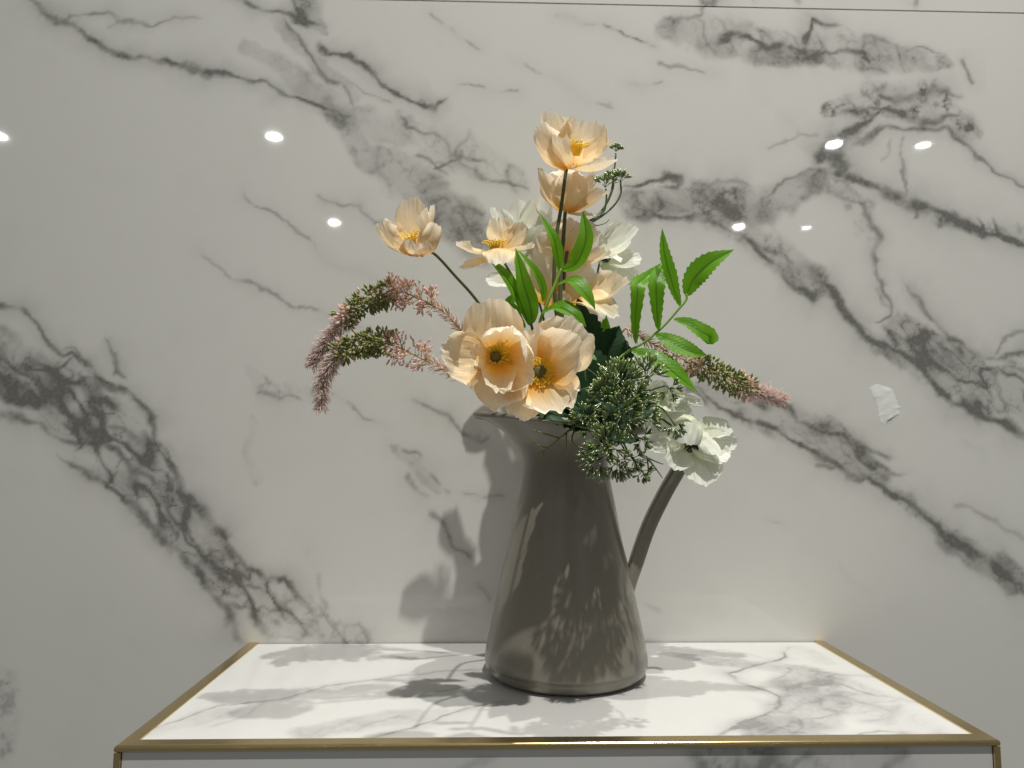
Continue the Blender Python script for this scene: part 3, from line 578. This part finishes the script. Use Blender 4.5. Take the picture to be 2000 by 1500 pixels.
def stem(parent, pts, r, mat=M_STEM, to_jug=True, n=30, name='stem'):
    """pts: (px,py,yw) from the head down; runs on into the pitcher"""
    q = [P(*p) for p in pts]
    if to_jug:
        ft, mo = foot(SEQ[0]); q += [mo, ft]
    c = catmull(q, n); b = MB(); b.tube(c, [r*(.9+.25*i/(n-1)) for i in range(n)], 8); return b.build(name, mat, parent)
def plant(name, label, cat, group=None):
    SEQ[0] += 1; ft, _ = foot(SEQ[0]); return thing(name, label, cat, ft, group)
GP = 'peach poppies in the pitcher'; GW = 'white anemones in the pitcher'
def flower(name, label, cat, group, petals, mat, st, r=.0016, smat=M_STEM):
    t = plant(name, label, cat, group)
    for p in petals: petal(t, *p, mat=mat) if not isinstance(p[-1], bpy.types.Material) else petal(t, *p[:-1], mat=p[-1])
    if st: stem(t, st, r, smat)
    return t

# ---- front left poppy, facing the viewer
t = flower('poppy', 'largest peach poppy, wide open over the spout with yellow centre facing front', 'poppy', GP, [
 (966, 700, 0.302, 950, 586, 0.312, 118, (.05, -1, .10), .16, .06, .04, .035),
 (960, 704, 0.306, 857, 694, 0.332, 104, (.25, -1, .15), .14, .08, .10, .045),
 (968, 706, .308, 980, 800, .340, 116, (0, -1, .45), .16, .08, .04, .04),
 (972, 704, 0.310, 1046, 742, 0.358, 104, (-.75, -.7, .25), .26, .12, .06, .05, M_ORANGE),
 (984, 700, 0.308, 1000, 626, 0.358, 100, (-.25, -.75, -.55), .34, .16, .20, .05, M_ORANGE),
 (958, 700, 0.316, 918, 694, 0.346, 52, (.8, -.6, .1), .2, .1, .0, .05),
 (974, 712, 0.320, 978, 764, 0.358, 66, (.05, -.55, .85), .42, .10, -.05, .05, M_ORANGE),
], M_PEACH, [(970, 706, 0.298), (990, 740, .235), (1040, 790, .20)])
stamens(t, 968, 699, 0.312, (-.05, -1, .12), 35, 60, M_YEL, .42, True, M_PIST, seed=2, ps=.30)
# ---- front right poppy
t = flower('poppy', 'peach poppy with dark centre overlapping the pitcher rim, right of the largest one', 'poppy', GP, [
 (1064, 722, 0.298, 1133, 632, 0.300, 128, (-.25, -1, .1), .16, .05, .05, .05),
 (1062, 716, 0.286, 1018, 648, 0.282, 50, (0, -1, .4), .12, .04, 0, .03),
 (1053, 724, 0.306, 1054, 640, 0.322, 52, (.35, -.9, 0), .22, .08, .0, .05, M_ORANGE),
 (1056, 728, 0.308, 1136, 664, 0.340, 112, (-.35, -.9, .1), .26, .10, .08, .06, M_ORANGE),
 (1050, 733, 0.308, 1008, 820, 0.332, 82, (.2, -.95, .4), .18, .07, .05, .06, M_ORANGE),
 (1056, 733, 0.310, 1102, 808, 0.344, 124, (-.1, -.9, .5), .18, .08, .10, .06, M_ORANGE),
], M_PEACH, [(1058, 732, 0.296), (1075, 765, .22), (1095, 800, .195)])
stamens(t, 1053, 728, 0.312, (-.02, -1, .15), 30, 48, M_YEL, .40, True, M_PIST, seed=3, ps=.46)
# ---- left cup
t = flower('poppy', 'cup-shaped peach poppy leaning out furthest to the left on its own stem', 'poppy', GP, [
 (806, 492, .238, 806, 386, .236, 66, (-.1, -1, .15), .22, .06, .02, .04),
 (798, 494, .244, 752, 428, .246, 46, (.8, -.5, .4), .24, .06, .02, .04),
 (812, 494, .240, 850, 404, .238, 50, (-.9, -.1, .2), .22, .10, .02, .04),
 (808, 497, .250, 834, 408, .262, 46, (-.75, -.2, .5), .30, .14, .02, .04),
 (806, 499, .250, 734, 440, .262, 56, (.45, .25, .8), .28, .16, .05, .04),
 (808, 501, .250, 814, 474, .272, 60, (-.05, .5, .85), .30, .16, .03, .05),
 (820, 500, .248, 858, 440, .256, 54, (-.7, .5, .5), .26, .18, .05, .04),
], M_PEACH, [(822, 497, .240), (846, 494, .236), (890, 540, .228), (935, 592, .22), (1000, 690, .20)], .0017)
stamens(t, 804, 484, .246, (-.2, -.55, .8), 22, 34, M_YEL, 1.2, True, M_PIST, seed=4)
# ---- top poppy
t = flower('poppy', 'topmost peach poppy of the bouquet, open bowl with bright yellow stamens', 'poppy', GP, [
 (1110, 322, .150, 1068, 220, .146, 70, (.25, -1, .25), .20, .08, .02, .06),
 (1116, 322, .150, 1148, 238, .142, 104, (-.15, -1, .35), .22, .08, .04, .06),
 (1122, 324, .160, 1192, 276, .160, 70, (-.7, -.7, .5), .26, .10, .02, .06),
 (1106, 330, .178, 1044, 252, .186, 74, (.65, .35, .6), .26, .14, .04, .06),
 (1112, 330, .182, 1082, 260, .204, 66, (.55, .0, .8), .26, .18, -.08, .05),
 (1112, 330, .178, 1202, 318, .200, 64, (-.1, -.45, .9), .22, .10, .04, .05, M_PEACH),
], M_PEACH, [(1107, 328, .170), (1104, 345, .170), (1096, 405, .172), (1086, 470, .175), (1082, 560, .178), (1090, 660, .175)], .0024)
stamens(t, 1124, 304, .172, (.05, -.45, .9), 23, 44, M_YEL, 1.15, True, M_PIST, seed=5)
# ---- second from top
t = flower('poppy', 'peach poppy seen from behind, directly below the topmost one', 'poppy', GP, [
 (1100, 412, .120, 1112, 328, .112, 96, (.1, .6, .4), .2, .10, .03, .05),
 (1112, 408, .118, 1166, 344, .118, 58, (-.6, .3, .5), .22, .08, .02, .05),
 (1096, 412, .134, 1050, 332, .138, 48, (.85, .2, .4), .22, .12, .02, .05, M_PEACH),
 (1108, 414, .138, 1132, 340, .156, 78, (-.25, .8, .5), .26, .22, .05, .04, M_PEACH),
 (1112, 415, .132, 1186, 376, .138, 46, (-.3, .2, .9), .2, .06, .02, .05),
 (1104, 416, .134, 1164, 420, .142, 34, (0, -.3, .95), .2, .05, .0, .05),
], M_PEACH, [(1104, 412, .132), (1103, 425, .14), (1100, 470, .15), (1095, 540, .16), (1100, 660, .165)], .0026)
# ---- side-view poppy left of centre
t = flower('poppy', 'side-on peach poppy with flat drooping petals, left of the tall stems', 'poppy', GP, [
 (980, 484, .176, 972, 424, .168, 52, (-.05, -1, .2), .18, .06, 0, .06),
 (986, 487, .180, 1028, 440, .184, 58, (-.6, -.75, .2), .26, .12, .0, .07),
 (992, 490, .184, 1040, 476, .200, 52, (-.4, -.2, .9), .3, .14, -.12, .07),
 (960, 496, .190, 890, 482, .198, 38, (.1, -.45, .9), .2, .06, .08, .05),
 (976, 484, .196, 976, 516, .224, 70, (0, -.75, .65), -.10, -.12, .0, .05),
 (962, 505, .188, 900, 527, .190, 32, (.1, -.6, .75), .18, .0, .05, .05),
], M_PEACH, [(978, 500, .190), (988, 518, .190), (1012, 562, .195), (1035, 625, .195)], .0016)
stamens(t, 966, 486, .192, (-.1, -.25, .95), 22, 36, M_YEL, .72, True, M_PIST, seed=6)
# ---- behind the leaves
t = flower('poppy', 'peach poppy behind the pair of tall stems, in front of the right white anemone', 'poppy', GP, [
 (1092, 512, .118, 1048, 466, .118, 92, (.5, .6, .5), .2, .10, .02, .05),
 (1096, 512, .120, 1120, 428, .112, 86, (0, .5, .4), .2, .12, .02, .05),
 (1104, 512, .118, 1168, 446, .122, 86, (-.4, .4, .6), .22, .12, .02, .06),
 (1102, 516, .126, 1192, 494, .140, 50, (-.1, .1, .95), .2, .10, .02, .06),
], M_PEACH, [(1096, 510, .124), (1096, 540, .14), (1098, 640, .155)], .002)
# ---- low right peach poppy
t = flower('poppy', 'peach poppy with folded right petals beside the right green sprig, below the white anemone', 'poppy', GP, [
 (1080, 602, .138, 1046, 498, .128, 112, (.4, -.8, .4), .16, .06, .02, .04, M_ORANGE),
 (1090, 598, .138, 1166, 528, .130, 108, (-.2, -.9, .4), .18, .06, .02, .04, M_ORANGE),
 (1128, 594, .148, 1228, 552, .160, 84, (-.35, -.55, .75), .34, .10, .08, .06, M_PEACH),
 (1120, 588, .160, 1204, 612, .186, 90, (-.1, -.5, .85), .16, -.08, -.06, .05),
 (1086, 606, .150, 1104, 570, .156, 40, (0, -1, .3), .1, .05, 0, .04),
], M_PEACH, [(1084, 600, .14), (1090, 640, .15), (1100, 720, .16)], .002)
# ---- white flowers
t = flower('anemone', 'white anemone behind the side-on poppy, highest of the white flowers', 'anemone', GW, [
 (1028, 490, .088, 1018, 392, .078, 74, (0, -1, .2), .15, .05, .02, .05),
 (1034, 490, .090, 1058, 388, .082, 66, (-.1, -1, .2), .18, .05, .02, .06),
 (1036, 498, .094, 1066, 442, .104, 62, (-.5, -.8, .3), .22, .08, .02, .06),
 (1020, 490, .090, 960, 406, .088, 42, (.3, -.9, .3), .2, .05, .02, .05),
 (1024, 505, .090, 1072, 505, .09, 60, (0, -1, .3), .1, .05, .02, .05),
 (1022, 540, .090, 950, 552, .094, 46, (.1, -.8, .5), .15, .05, .04, .04),
], M_WHITE, [(1030, 500, .09), (1045, 560, .11), (1070, 680, .14)], .0015)
t = flower('anemone', 'white anemone poking out right of the peach poppies above the right sprig', 'anemone', GW, [
 (1172, 502, .094, 1240, 442, .092, 66, (-.2, -.9, .45), .26, .06, .03, .07),
 (1176, 508, .096, 1252, 508, .100, 62, (-.2, -.75, .65), .22, .08, .03, .07),
 (1174, 514, .094, 1246, 548, .096, 56, (-.1, -.9, .4), .15, .04, .03, .06),
 (1168, 512, .104, 1214, 510, .122, 40, (-.1, -.3, .95), .25, -.16, .0, .06),
], M_WHITE, [(1172, 508, .094), (1160, 560, .11), (1120, 690, .145)], .0015)
stamens(t, 1178, 508, .10, (.3, -.9, .4), 10, 24, M_BLACK, .8, True, M_BLACK, seed=8)
t = flower('anemone', 'drooping white anemone with black stamens over the top of the pitcher handle', 'anemone', GW, [
 (1356, 842, .182, 1430, 832, .192, 66, (-.1, -.65, .75), .22, .08, -.12, .05),
 (1356, 850, .182, 1440, 868, .190, 46, (-.2, -.9, .3), .2, .05, .03, .08),
 (1354, 860, .184, 1420, 902, .214, 64, (-.15, -.75, .75), .15, .05, .03, .05),
 (1350, 864, .184, 1376, 948, .214, 84, (0, -.9, .4), .16, .05, .02, .035),
 (1350, 862, .188, 1402, 926, .214, 30, (-.6, -.7, .4), .3, .05, .02, .05),
 (1358, 832, .192, 1402, 892, .220, 42, (.2, -.9, .4), -.22, -.08, .05, .05),
 (1342, 858, .184, 1264, 876, .194, 54, (.15, -.7, .7), .2, .05, .02, .04),
 (1344, 862, .186, 1310, 914, .216, 60, (.25, -.85, .5), .16, .05, .02, .04),
 (1344, 810, .196, 1344, 868, .222, 60, (0, -.9, .4), -.24, -.16, .0, .04),
], M_WHITE, [(1345, 850, .180), (1310, 830, .178), (1262, 800, .18), (1200, 800, .175)], .0015)
stamens(t, 1350, 866, .192, (.1, -.9, -.4), 16, 28, M_BLACK, .6, True, M_BLACK, seed=9)
t = flower('anemone', 'half-hidden white anemone behind the green umbels, above the drooping one', 'anemone', GW, [
 (1284, 780, .160, 1342, 790, .172, 60, (-.1, -.85, .5), .24, .08, -.04, .05),
 (1300, 768, .156, 1374, 790, .162, 28, (-.1, -.9, .5), .16, .05, .05, .04),
 (1282, 790, .160, 1320, 834, .174, 48, (-.1, -.95, .3), .2, .06, .03, .05),
 (1280, 790, .158, 1352, 812, .164, 40, (-.1, -.95, .3), .2, .05, .03, .05),
 (1276, 790, .158, 1272, 850, .170, 50, (.1, -.95, .3), .2, .05, .03, .05),
 (1278, 780, .156, 1296, 744, .160, 40, (0, -.95, .3), .2, .05, .03, .05),
], M_WHITE, [(1280, 788, .158), (1240, 790, .165), (1190, 800, .17)], .0015)

# ---- leaves
NLF = [0]
def leaf(parent, pts, width, n, fold=.18, serr=.22, teeth=12, mat=M_LEAF, shape=.42, name='leaf'):
    NLF[0] += 1; rg = random.Random(NLF[0]*31); sp_ = catmull([P(*p) for p in pts], teeth*4+1); N = Vector(n); W = 1.14*width*SC(pts[0][2])/2; vs = []; uv = []; NT = 9; m = len(sp_)
    for i, p in enumerate(sp_):
        s = i/(m-1); d = (sp_[min(i+1, m-1)]-sp_[max(i-1, 0)]).normalized(); nn = (N-d*N.dot(d))
        nn = nn.normalized() if nn.length > .05 else Vector((0, -1, 0)); v = d.cross(nn)
        hw = W*max(.03, (min(1, s/shape)**.5 if s < shape else (1-((s-shape)/(1-shape))**2.2)))
        saw = (s*teeth) % 1.0
        for j in range(NT):
            t = j/(NT-1)*2-1; e = 1+serr*(saw-.6)*(abs(t) > .99)
            vs.append(p+v*(hw*t*e)+nn*(fold*hw*abs(t)**1.3+.05*W*math.sin(11*s+NLF[0])*abs(t)-.10*W*math.exp(-(t/.13)**2))); uv.append((t*.5+.5, s))
    fs = [(i*NT+j, i*NT+j+1, (i+1)*NT+j+1, (i+1)*NT+j) for i in range(m-1) for j in range(NT-1)]
    return obj(name, vs, fs, mat, parent, True, uv)
CF = (0, -.9, .45)
t = plant('leaf_sprig', 'bright green sprig of seven serrated leaves reaching out to the right', 'leafy sprig', 'bright green leaf sprigs')
stem(t, [(1341, 574, .20), (1340, 586, .20), (1326, 603, .20), (1293, 640, .198), (1256, 670, .195), (1214, 696, .19), (1160, 760, .18)], .0014, M_GSTEM)
leaf(t, [(1340, 578, .20), (1356, 543, .208), (1388, 512, .215), (1433, 487, .22)], 44, CF, .22)
leaf(t, [(1328, 598, .20), (1314, 555, .205), (1299, 500, .21), (1293, 446, .21)], 27, (.2, -.95, .1), .18)
leaf(t, [(1286, 645, .20), (1283, 600, .207), (1282, 556, .21), (1288, 532, .20), (1298, 516, .18)], 32, (0, -.95, .3), .10, shape=.5)
leaf(t, [(1242, 672, .20), (1241, 625, .208), (1245, 575, .214), (1247, 552, .21), (1262, 540, .195), (1292, 514, .175)], 28, (0, -.95, .3), .10, shape=.5)
leaf(t, [(1316, 622, .20), (1345, 632, .208), (1372, 648, .213), (1386, 658, .21), (1380, 672, .203)], 38, CF, .18, shape=.6)
leaf(t, [(1281, 652, .20), (1312, 668, .21), (1345, 684, .215), (1382, 694, .215)], 38, CF, .16)
leaf(t, [(1234, 684, .20), (1282, 700, .215), (1318, 728, .222), (1362, 764, .225)], 46, (.1, -.8, .6), .14)
t = plant('leaf_sprig', 'bright green sprig of narrow leaves standing upright in front of the peach poppies', 'leafy sprig', 'bright green leaf sprigs')
stem(t, [(1096, 524, .205), (1084, 556, .205), (1066, 600, .205), (1054, 640, .2), (1070, 720, .19)], .0018, M_GSTEM)
leaf(t, [(1094, 532, .205), (1090, 500, .212), (1080, 462, .216), (1055, 417, .212)], 22, (.3, -.95, .1), .2, .08)
leaf(t, [(1098, 528, .205), (1126, 512, .214), (1144, 466, .218), (1138, 412, .212)], 34, (-.3, -.9, .3), .24, .05)
leaf(t, [(1086, 556, .205), (1118, 548, .22), (1142, 570, .228), (1162, 604, .228)], 34, (0, -.7, .75), .18, .05)
leaf(t, [(1056, 612, .205), (1088, 600, .222), (1116, 610, .23), (1145, 638, .23)], 40, (0, -.7, .75), .2, .08)
leaf(t, [(1040, 632, .205), (1036, 598, .212), (1022, 550, .218), (1007, 484, .218)], 32, (.15, -.95, .2), .24, .05)
leaf(t, [(1060, 590, .205), (1060, 560, .212), (1042, 525, .216), (1010, 486, .214)], 18, (.4, -.9, .2), .2, .03)
leaf(t, [(1034, 636, .204), (1018, 592, .212), (988, 540, .216), (952, 500, .212)], 25, (.3, -.9, .3), .24, .05)
leaf(t, [(1026, 640, .204), (1008, 616, .21), (995, 594, .212), (1006, 572, .206)], 24, (.3, -.9, .3), .2, .08)
leaf(t, [(1182, 720, .150), (1182, 670, .148), (1182, 612, .146)], 26, (0, -1, .1), .15, .02)
leaf(t, [(1140, 708, .215), (1152, 696, .225), (1166, 704, .228)], 14, (0, -.7, .7), .15, .05)
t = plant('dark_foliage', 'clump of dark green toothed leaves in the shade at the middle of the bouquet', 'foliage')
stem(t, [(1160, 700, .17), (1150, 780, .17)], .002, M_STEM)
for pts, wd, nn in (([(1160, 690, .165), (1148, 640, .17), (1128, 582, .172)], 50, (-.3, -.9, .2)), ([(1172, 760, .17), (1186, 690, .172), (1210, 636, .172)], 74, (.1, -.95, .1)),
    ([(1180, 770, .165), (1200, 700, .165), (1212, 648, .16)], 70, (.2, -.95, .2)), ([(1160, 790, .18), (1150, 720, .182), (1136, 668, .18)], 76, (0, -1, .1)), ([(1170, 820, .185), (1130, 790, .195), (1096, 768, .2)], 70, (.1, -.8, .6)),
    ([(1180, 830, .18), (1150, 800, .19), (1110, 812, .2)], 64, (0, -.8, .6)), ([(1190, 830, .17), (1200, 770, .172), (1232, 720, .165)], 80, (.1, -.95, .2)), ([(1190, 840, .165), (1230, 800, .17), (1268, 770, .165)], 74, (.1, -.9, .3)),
    ([(1160, 850, .17), (1200, 840, .18), (1250, 860, .18)], 70, (.1, -.8, .5)), ([(1150, 835, .19), (1100, 812, .205), (1040, 800, .212)], 64, (0, -.8, .6)), ([(1140, 840, .16), (1090, 815, .15), (1030, 806, .15)], 80, (0, -.9, .4)), ([(1200, 850, .14), (1140, 812, .13), (1080, 790, .13)], 90, (0, -.9, .3)), ([(1165, 830, .20), (1140, 800, .25), (1112, 800, .285)], 62, (0, -.6, .8)), ([(1190, 826, .20), (1196, 790, .25), (1190, 806, .30)], 76, (0, -.6, .8)), ([(1210, 830, .20), (1240, 800, .245), (1240, 826, .29)], 70, (.1, -.6, .8)), ([(1150, 840, .20), (1105, 812, .24), (1072, 806, .275)], 54, (0, -.6, .8))):  # last four leaves added, arching forward to shade the pitcher body
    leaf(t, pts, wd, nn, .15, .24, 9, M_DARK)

# ---- umbels
def umbel(parent, px, py, yw, r, axis, n, spread=1.35, seed=0, thick=1.0):
    """one domed head: many short thick needles fanning from a point"""
    rg = random.Random(seed*13+1); C = P(px, py, yw); a = Vector(axis).normalized(); e = a.cross(Vector((.3, .2, .9))).normalized(); f = a.cross(e); R = 1.12*r*SC(yw); b = MB()
    nb = max(5, int(n/8.5))                     # bursts over the dome, each a loose brush of needles
    for i in range(nb):
        z = 1-(i+.35)/nb*(1-math.cos(spread)); ph = i*2.399+rg.uniform(-.35, .35); q = math.sqrt(max(0, 1-z*z)); d = (a*z+(e*math.cos(ph)+f*math.sin(ph))*q).normalized()
        O = C+d*R*.46*rg.uniform(.85, 1.1); b.tube([C, C.lerp(O, .55)+a*R*.03, O], [.00045, .0004, .00045], 5)
        g1 = d.cross(Vector((.4, .7, .2))).normalized(); g2 = d.cross(g1)
        for k in range(rg.randint(8, 11)):
            t = rg.uniform(0, 6.28); w_ = rg.uniform(.12, 1.0); dd = (d+(g1*math.cos(t)+g2*math.sin(t))*w_).normalized(); L = R*.56*rg.uniform(.8, 1.15)
            up = a*(.10*R*w_); th = .00088*thick*rg.uniform(.85, 1.2)
            b.tube([O, O+dd*L*.45-up*.3, O+dd*L*.8+up*.1, O+dd*L+up*.6], [.00028, th*.62, th, th*.6], 5)
    return b.build('umbel_head', M_UMBEL, parent)
t = plant('umbel_spray', 'drooping spray of dark green glossy umbels spilling over the right of the pitcher rim', 'greenery')
stem(t, [(1172, 760, .215), (1150, 800, .205)], .0014, M_UMB2)
HD = [(1212, 752, .222, 50, (.0, -.6, .8), 110, 1.5), (1262, 736, .215, 42, (.35, -.55, .75), 80, 1.4), (1308, 760, .212, 25, (.1, -.9, -.2), 34, 1.6), (1186, 772, .228, 38, (-.55, -.7, .4), 70, 1.4), (1240, 780, .232, 40, (.3, -.85, .35), 80, 1.5),
      (1214, 812, .238, 46, (.05, -.95, -.1), 90, 1.6), (1262, 816, .222, 30, (.6, -.7, -.2), 46, 1.4), (1138, 816, .232, 28, (-.5, -.7, .3), 46, 1.5), (1152, 842, .232, 24, (-.3, -.8, -.3), 36, 1.5), (1188, 868, .242, 44, (-.25, -.8, .25), 90, 1.4),
      (1172, 896, .240, 42, (-.4, -.75, -.3), 80, 1.5), (1206, 900, .232, 36, (.2, -.8, -.5), 60, 1.5), (1252, 856, .226, 27, (.5, -.8, -.2), 40, 1.5), (1236, 894, .228, 28, (.3, -.8, -.5), 44, 1.5), (1254, 920, .222, 22, (.4, -.7, -.7), 34, 1.5), (1318, 830, .222, 24, (.15, -.6, -.85), 32, 1.25)]
for i, (x, y, yw, r, ax, n, sprd) in enumerate(HD):
    yw += .065; umbel(t, x, y, yw, r, ax, n, sprd, i+1)
    a = Vector(ax).normalized(); c = P(x, y, yw); o_ = MOUTH+Vector((.03, -.045, .01+.002*i)) if i != 15 else P(1262, 800, .27)
    mid = c-a*.022 if i != 15 else P(1296, 800, .28)
    b = MB(); b.tube(catmull([c, mid, o_.lerp(mid, .4)+Vector((0, 0, .004)), o_], 14), .0009, 6); b.build('stalk', M_UMB2, t)
def twig(parent, paths, r, mat):
    for pth in paths: b = MB(); c = catmull([P(*p) for p in pth], 14); b.tube(c, [r*(1-.65*i/13) for i in range(14)], 6); b.build('twig', mat, parent)
twig(t, [[(1240, 872, .30), (1262, 892, .30), (1290, 905, .30), (1296, 906, .30)], [(1264, 894, .30), (1280, 914, .30), (1294, 934, .30)], [(1264, 894, .30), (1266, 918, .295), (1262, 944, .29)], [(1140, 716, .226), (1165, 735, .228), (1168, 752, .226)], [(1142, 720, .226), (1144, 745, .228)],
     [(1168, 748, .228), (1145, 758, .23), (1120, 766, .228)], [(1145, 780, .236), (1168, 795, .24), (1200, 812, .242)]], .0011, M_UMB2)
t = plant('fern_twig', 'thin bare olive twig hanging across the front of the pitcher neck', 'twig')
twig(t, [[(1122, 832, .235), (1100, 850, .250), (1072, 874, .254), (1034, 896, .25)], [(1092, 856, .251), (1060, 846, .252), (1038, 838, .25)], [(1070, 876, .254), (1048, 868, .254), (1030, 855, .253)], [(1062, 882, .254), (1060, 892, .254), (1058, 904, .253)], [(1106, 846, .248), (1106, 870, .252), (1103, 892, .252)],
         [(1122, 838, .24), (1117, 862, .246), (1130, 876, .246), (1138, 878, .244)], [(1180, 842, .215), (1130, 832, .232), (1080, 822, .238), (1050, 822, .24)]], .0011, M_FERN)
stem(t, [(1130, 828, .23), (1150, 822, .21)], .0011, M_FERN)
t = plant('umbel_spray', 'upright stalks with small green umbel cups behind the topmost poppy', 'greenery')
for i, (x, y, yw, r, path) in enumerate(((1203, 296, .10, 15, [(1203, 299, .10), (1200, 330, .10), (1192, 380, .10), (1165, 425, .105), (1130, 438, .12)]), (1182, 366, .115, 26, [(1183, 368, .115), (1184, 392, .113), (1175, 418, .11), (1130, 440, .12)]),
      (1212, 356, .105, 24, [(1212, 356, .105), (1212, 380, .105), (1195, 406, .105), (1160, 432, .11), (1125, 444, .12)]), (1196, 352, .10, 20, [(1199, 352, .10), (1196, 372, .10), (1182, 402, .10), (1155, 430, .108), (1125, 442, .12)]))):
    umbel(t, x, y, yw, r, (0, -.15, 1), 34, 1.05, 40+i, 1.1)
    b = MB(); b.tube(catmull([P(*p) for p in path], 16), .00125, 6); b.build('stalk', M_UMB2, t)
twig(t, [[(1130, 440, .12), (1160, 441, .112), (1182, 436, .11), (1190, 428, .11)], [(1150, 436, .112), (1160, 447, .112), (1172, 456, .112)]], .0011, M_UMB2)
stem(t, [(1128, 441, .12), (1112, 470, .125), (1100, 560, .14), (1100, 680, .16)], .0024, M_UMB2)

# ---- flower spikes
def spike(label, pts, seed):
    rg = random.Random(seed); t = plant('flower_spike', label, 'flower spike', 'dusty pink flower spikes')
    c = catmull([P(*p) for p in pts], 140)      # from the root out to the tip
    b = MB(); b.tube(c, [.0011-.0007*i/139 for i in range(140)], 6); b.build('stem', M_TWIG, t)
    stem(t, [pts[0], (1010, 760, .19) if pts[0][0] < 1000 else (1190, 690, .150)], .0011, M_TWIG, name='stalk')
    def frame(i):
        d = (c[min(i+1, 139)]-c[max(i-1, 0)]).normalized(); e = d.cross(Vector((.2, .9, .3))).normalized(); return d, e, d.cross(e)
    pk = MB(); bd = MB(); mv = MB(); tw = MB()
    for i in range(92, 140):                    # dense pink brush at the tip
        g = (i-92)/47; d, e, f = frame(i)
        for q in range(12):
            ph = rg.uniform(0, 6.28); o = e*math.cos(ph)+f*math.sin(ph); L = (.0165-.0055*g)*rg.uniform(.55, 1.15)*min(1, .6+g*6)
            dr = (o+d*rg.uniform(.5, 1.2)).normalized(); p = c[i]+d*rg.uniform(-.0006, .0006); e0 = p+dr*L
            pk.tube([p, p+dr*L*.55+o*.0008, e0], [.00024, .00046, .00018], 3)
            if rg.random() < .4:
                d2 = (dr+Vector((rg.uniform(-.6, .6), rg.uniform(-.6, .6), rg.uniform(-.6, .6)))).normalized(); p1 = p+dr*L*.6; pk.tube([p1, p1+d2*L*.3, p1+d2*L*.5], [.0002, .0004, .00018], 3)
    def cluster(mb, p, dr, L, nb, bl, br, sm):  # forked stalk that ends in small buds
        mid = p+dr*L*.55; tw.tube([p, mid], [.00035, .0003], 4)
        for z in range(nb):
            d2 = (dr+Vector((rg.uniform(-.75, .75), rg.uniform(-.75, .75), rg.uniform(-.75, .75)))).normalized(); p2 = mid+d2*L*.45*rg.uniform(.6, 1.1)
            sm.tube([mid, p2], [.00028, .00025], 3); mb.spindle(p2, p2+d2*bl*rg.uniform(.8, 1.25), .0003, br, .00022, 5, .5)
    for i in range(54, 98):                     # olive buds
        d, e, f = frame(i)
        for q in range(3):
            ph = rg.uniform(0, 6.28); o = e*math.cos(ph)+f*math.sin(ph); dr = (o+d*rg.uniform(-.1, .7)).normalized()
            tgt = bd if rg.random() < (.93 if 58 < i < 90 else .5) else mv
            cluster(tgt, c[i], dr, .0120*rg.uniform(.6, 1.2), 3, .0068, .0017, tw)
    for i in range(28, 58):                     # loose mauve florets on forked stalks
        if i % 2 and rg.random() < .4: continue
        d, e, f = frame(i)
        for q in range(2):
            ph = rg.uniform(0, 6.28); o = e*math.cos(ph)+f*math.sin(ph); dr = (o+d*rg.uniform(.0, .8)).normalized()
            cluster(mv, c[i], dr, .0165*rg.uniform(.55, 1.15), 4, .0054, .0013, tw)
    for i in range(0, 30):                      # short florets near the root
        d, e, f = frame(i)
        for q in range(3):
            ph = rg.uniform(0, 6.28); o = e*math.cos(ph)+f*math.sin(ph); dr = (o+d*rg.uniform(.6, 1.4)).normalized(); L = .0120*rg.uniform(.5, 1.2)
            (mv if rg.random() < .75 else bd).spindle(c[i], c[i]+dr*L, .0002, .0006, .0002, 4, .7)
    pk.build('pink_tip', M_PINK, t, kind='stuff'); bd.build('buds', M_BUD, t, kind='stuff'); mv.build('mauve_florets', M_MAUVE, t, kind='stuff'); tw.build('floret_stalks', M_TWIG, t, kind='stuff')
spike('upper of the two arching pink and olive flower spikes on the left', [(905, 650, .205), (870, 612, .207), (830, 588, .208), (780, 570, .209), (738, 578, .21), (698, 604, .211), (660, 640, .212), (630, 676, .212), (610, 712, .212)], 5)
spike('lower of the two arching pink and olive flower spikes on the left', [(905, 742, .215), (865, 720, .216), (820, 698, .217), (770, 676, .218), (725, 668, .219), (685, 682, .220), (652, 704, .221), (632, 742, .222), (626, 796, .222)], 6)
spike('single pink and olive flower spike reaching down to the right past the white anemones', [(1222, 640, .165), (1262, 664, .17), (1310, 690, .176), (1362, 714, .182), (1412, 736, .188), (1464, 760, .193), (1500, 772, .196), (1530, 782, .198)], 8)
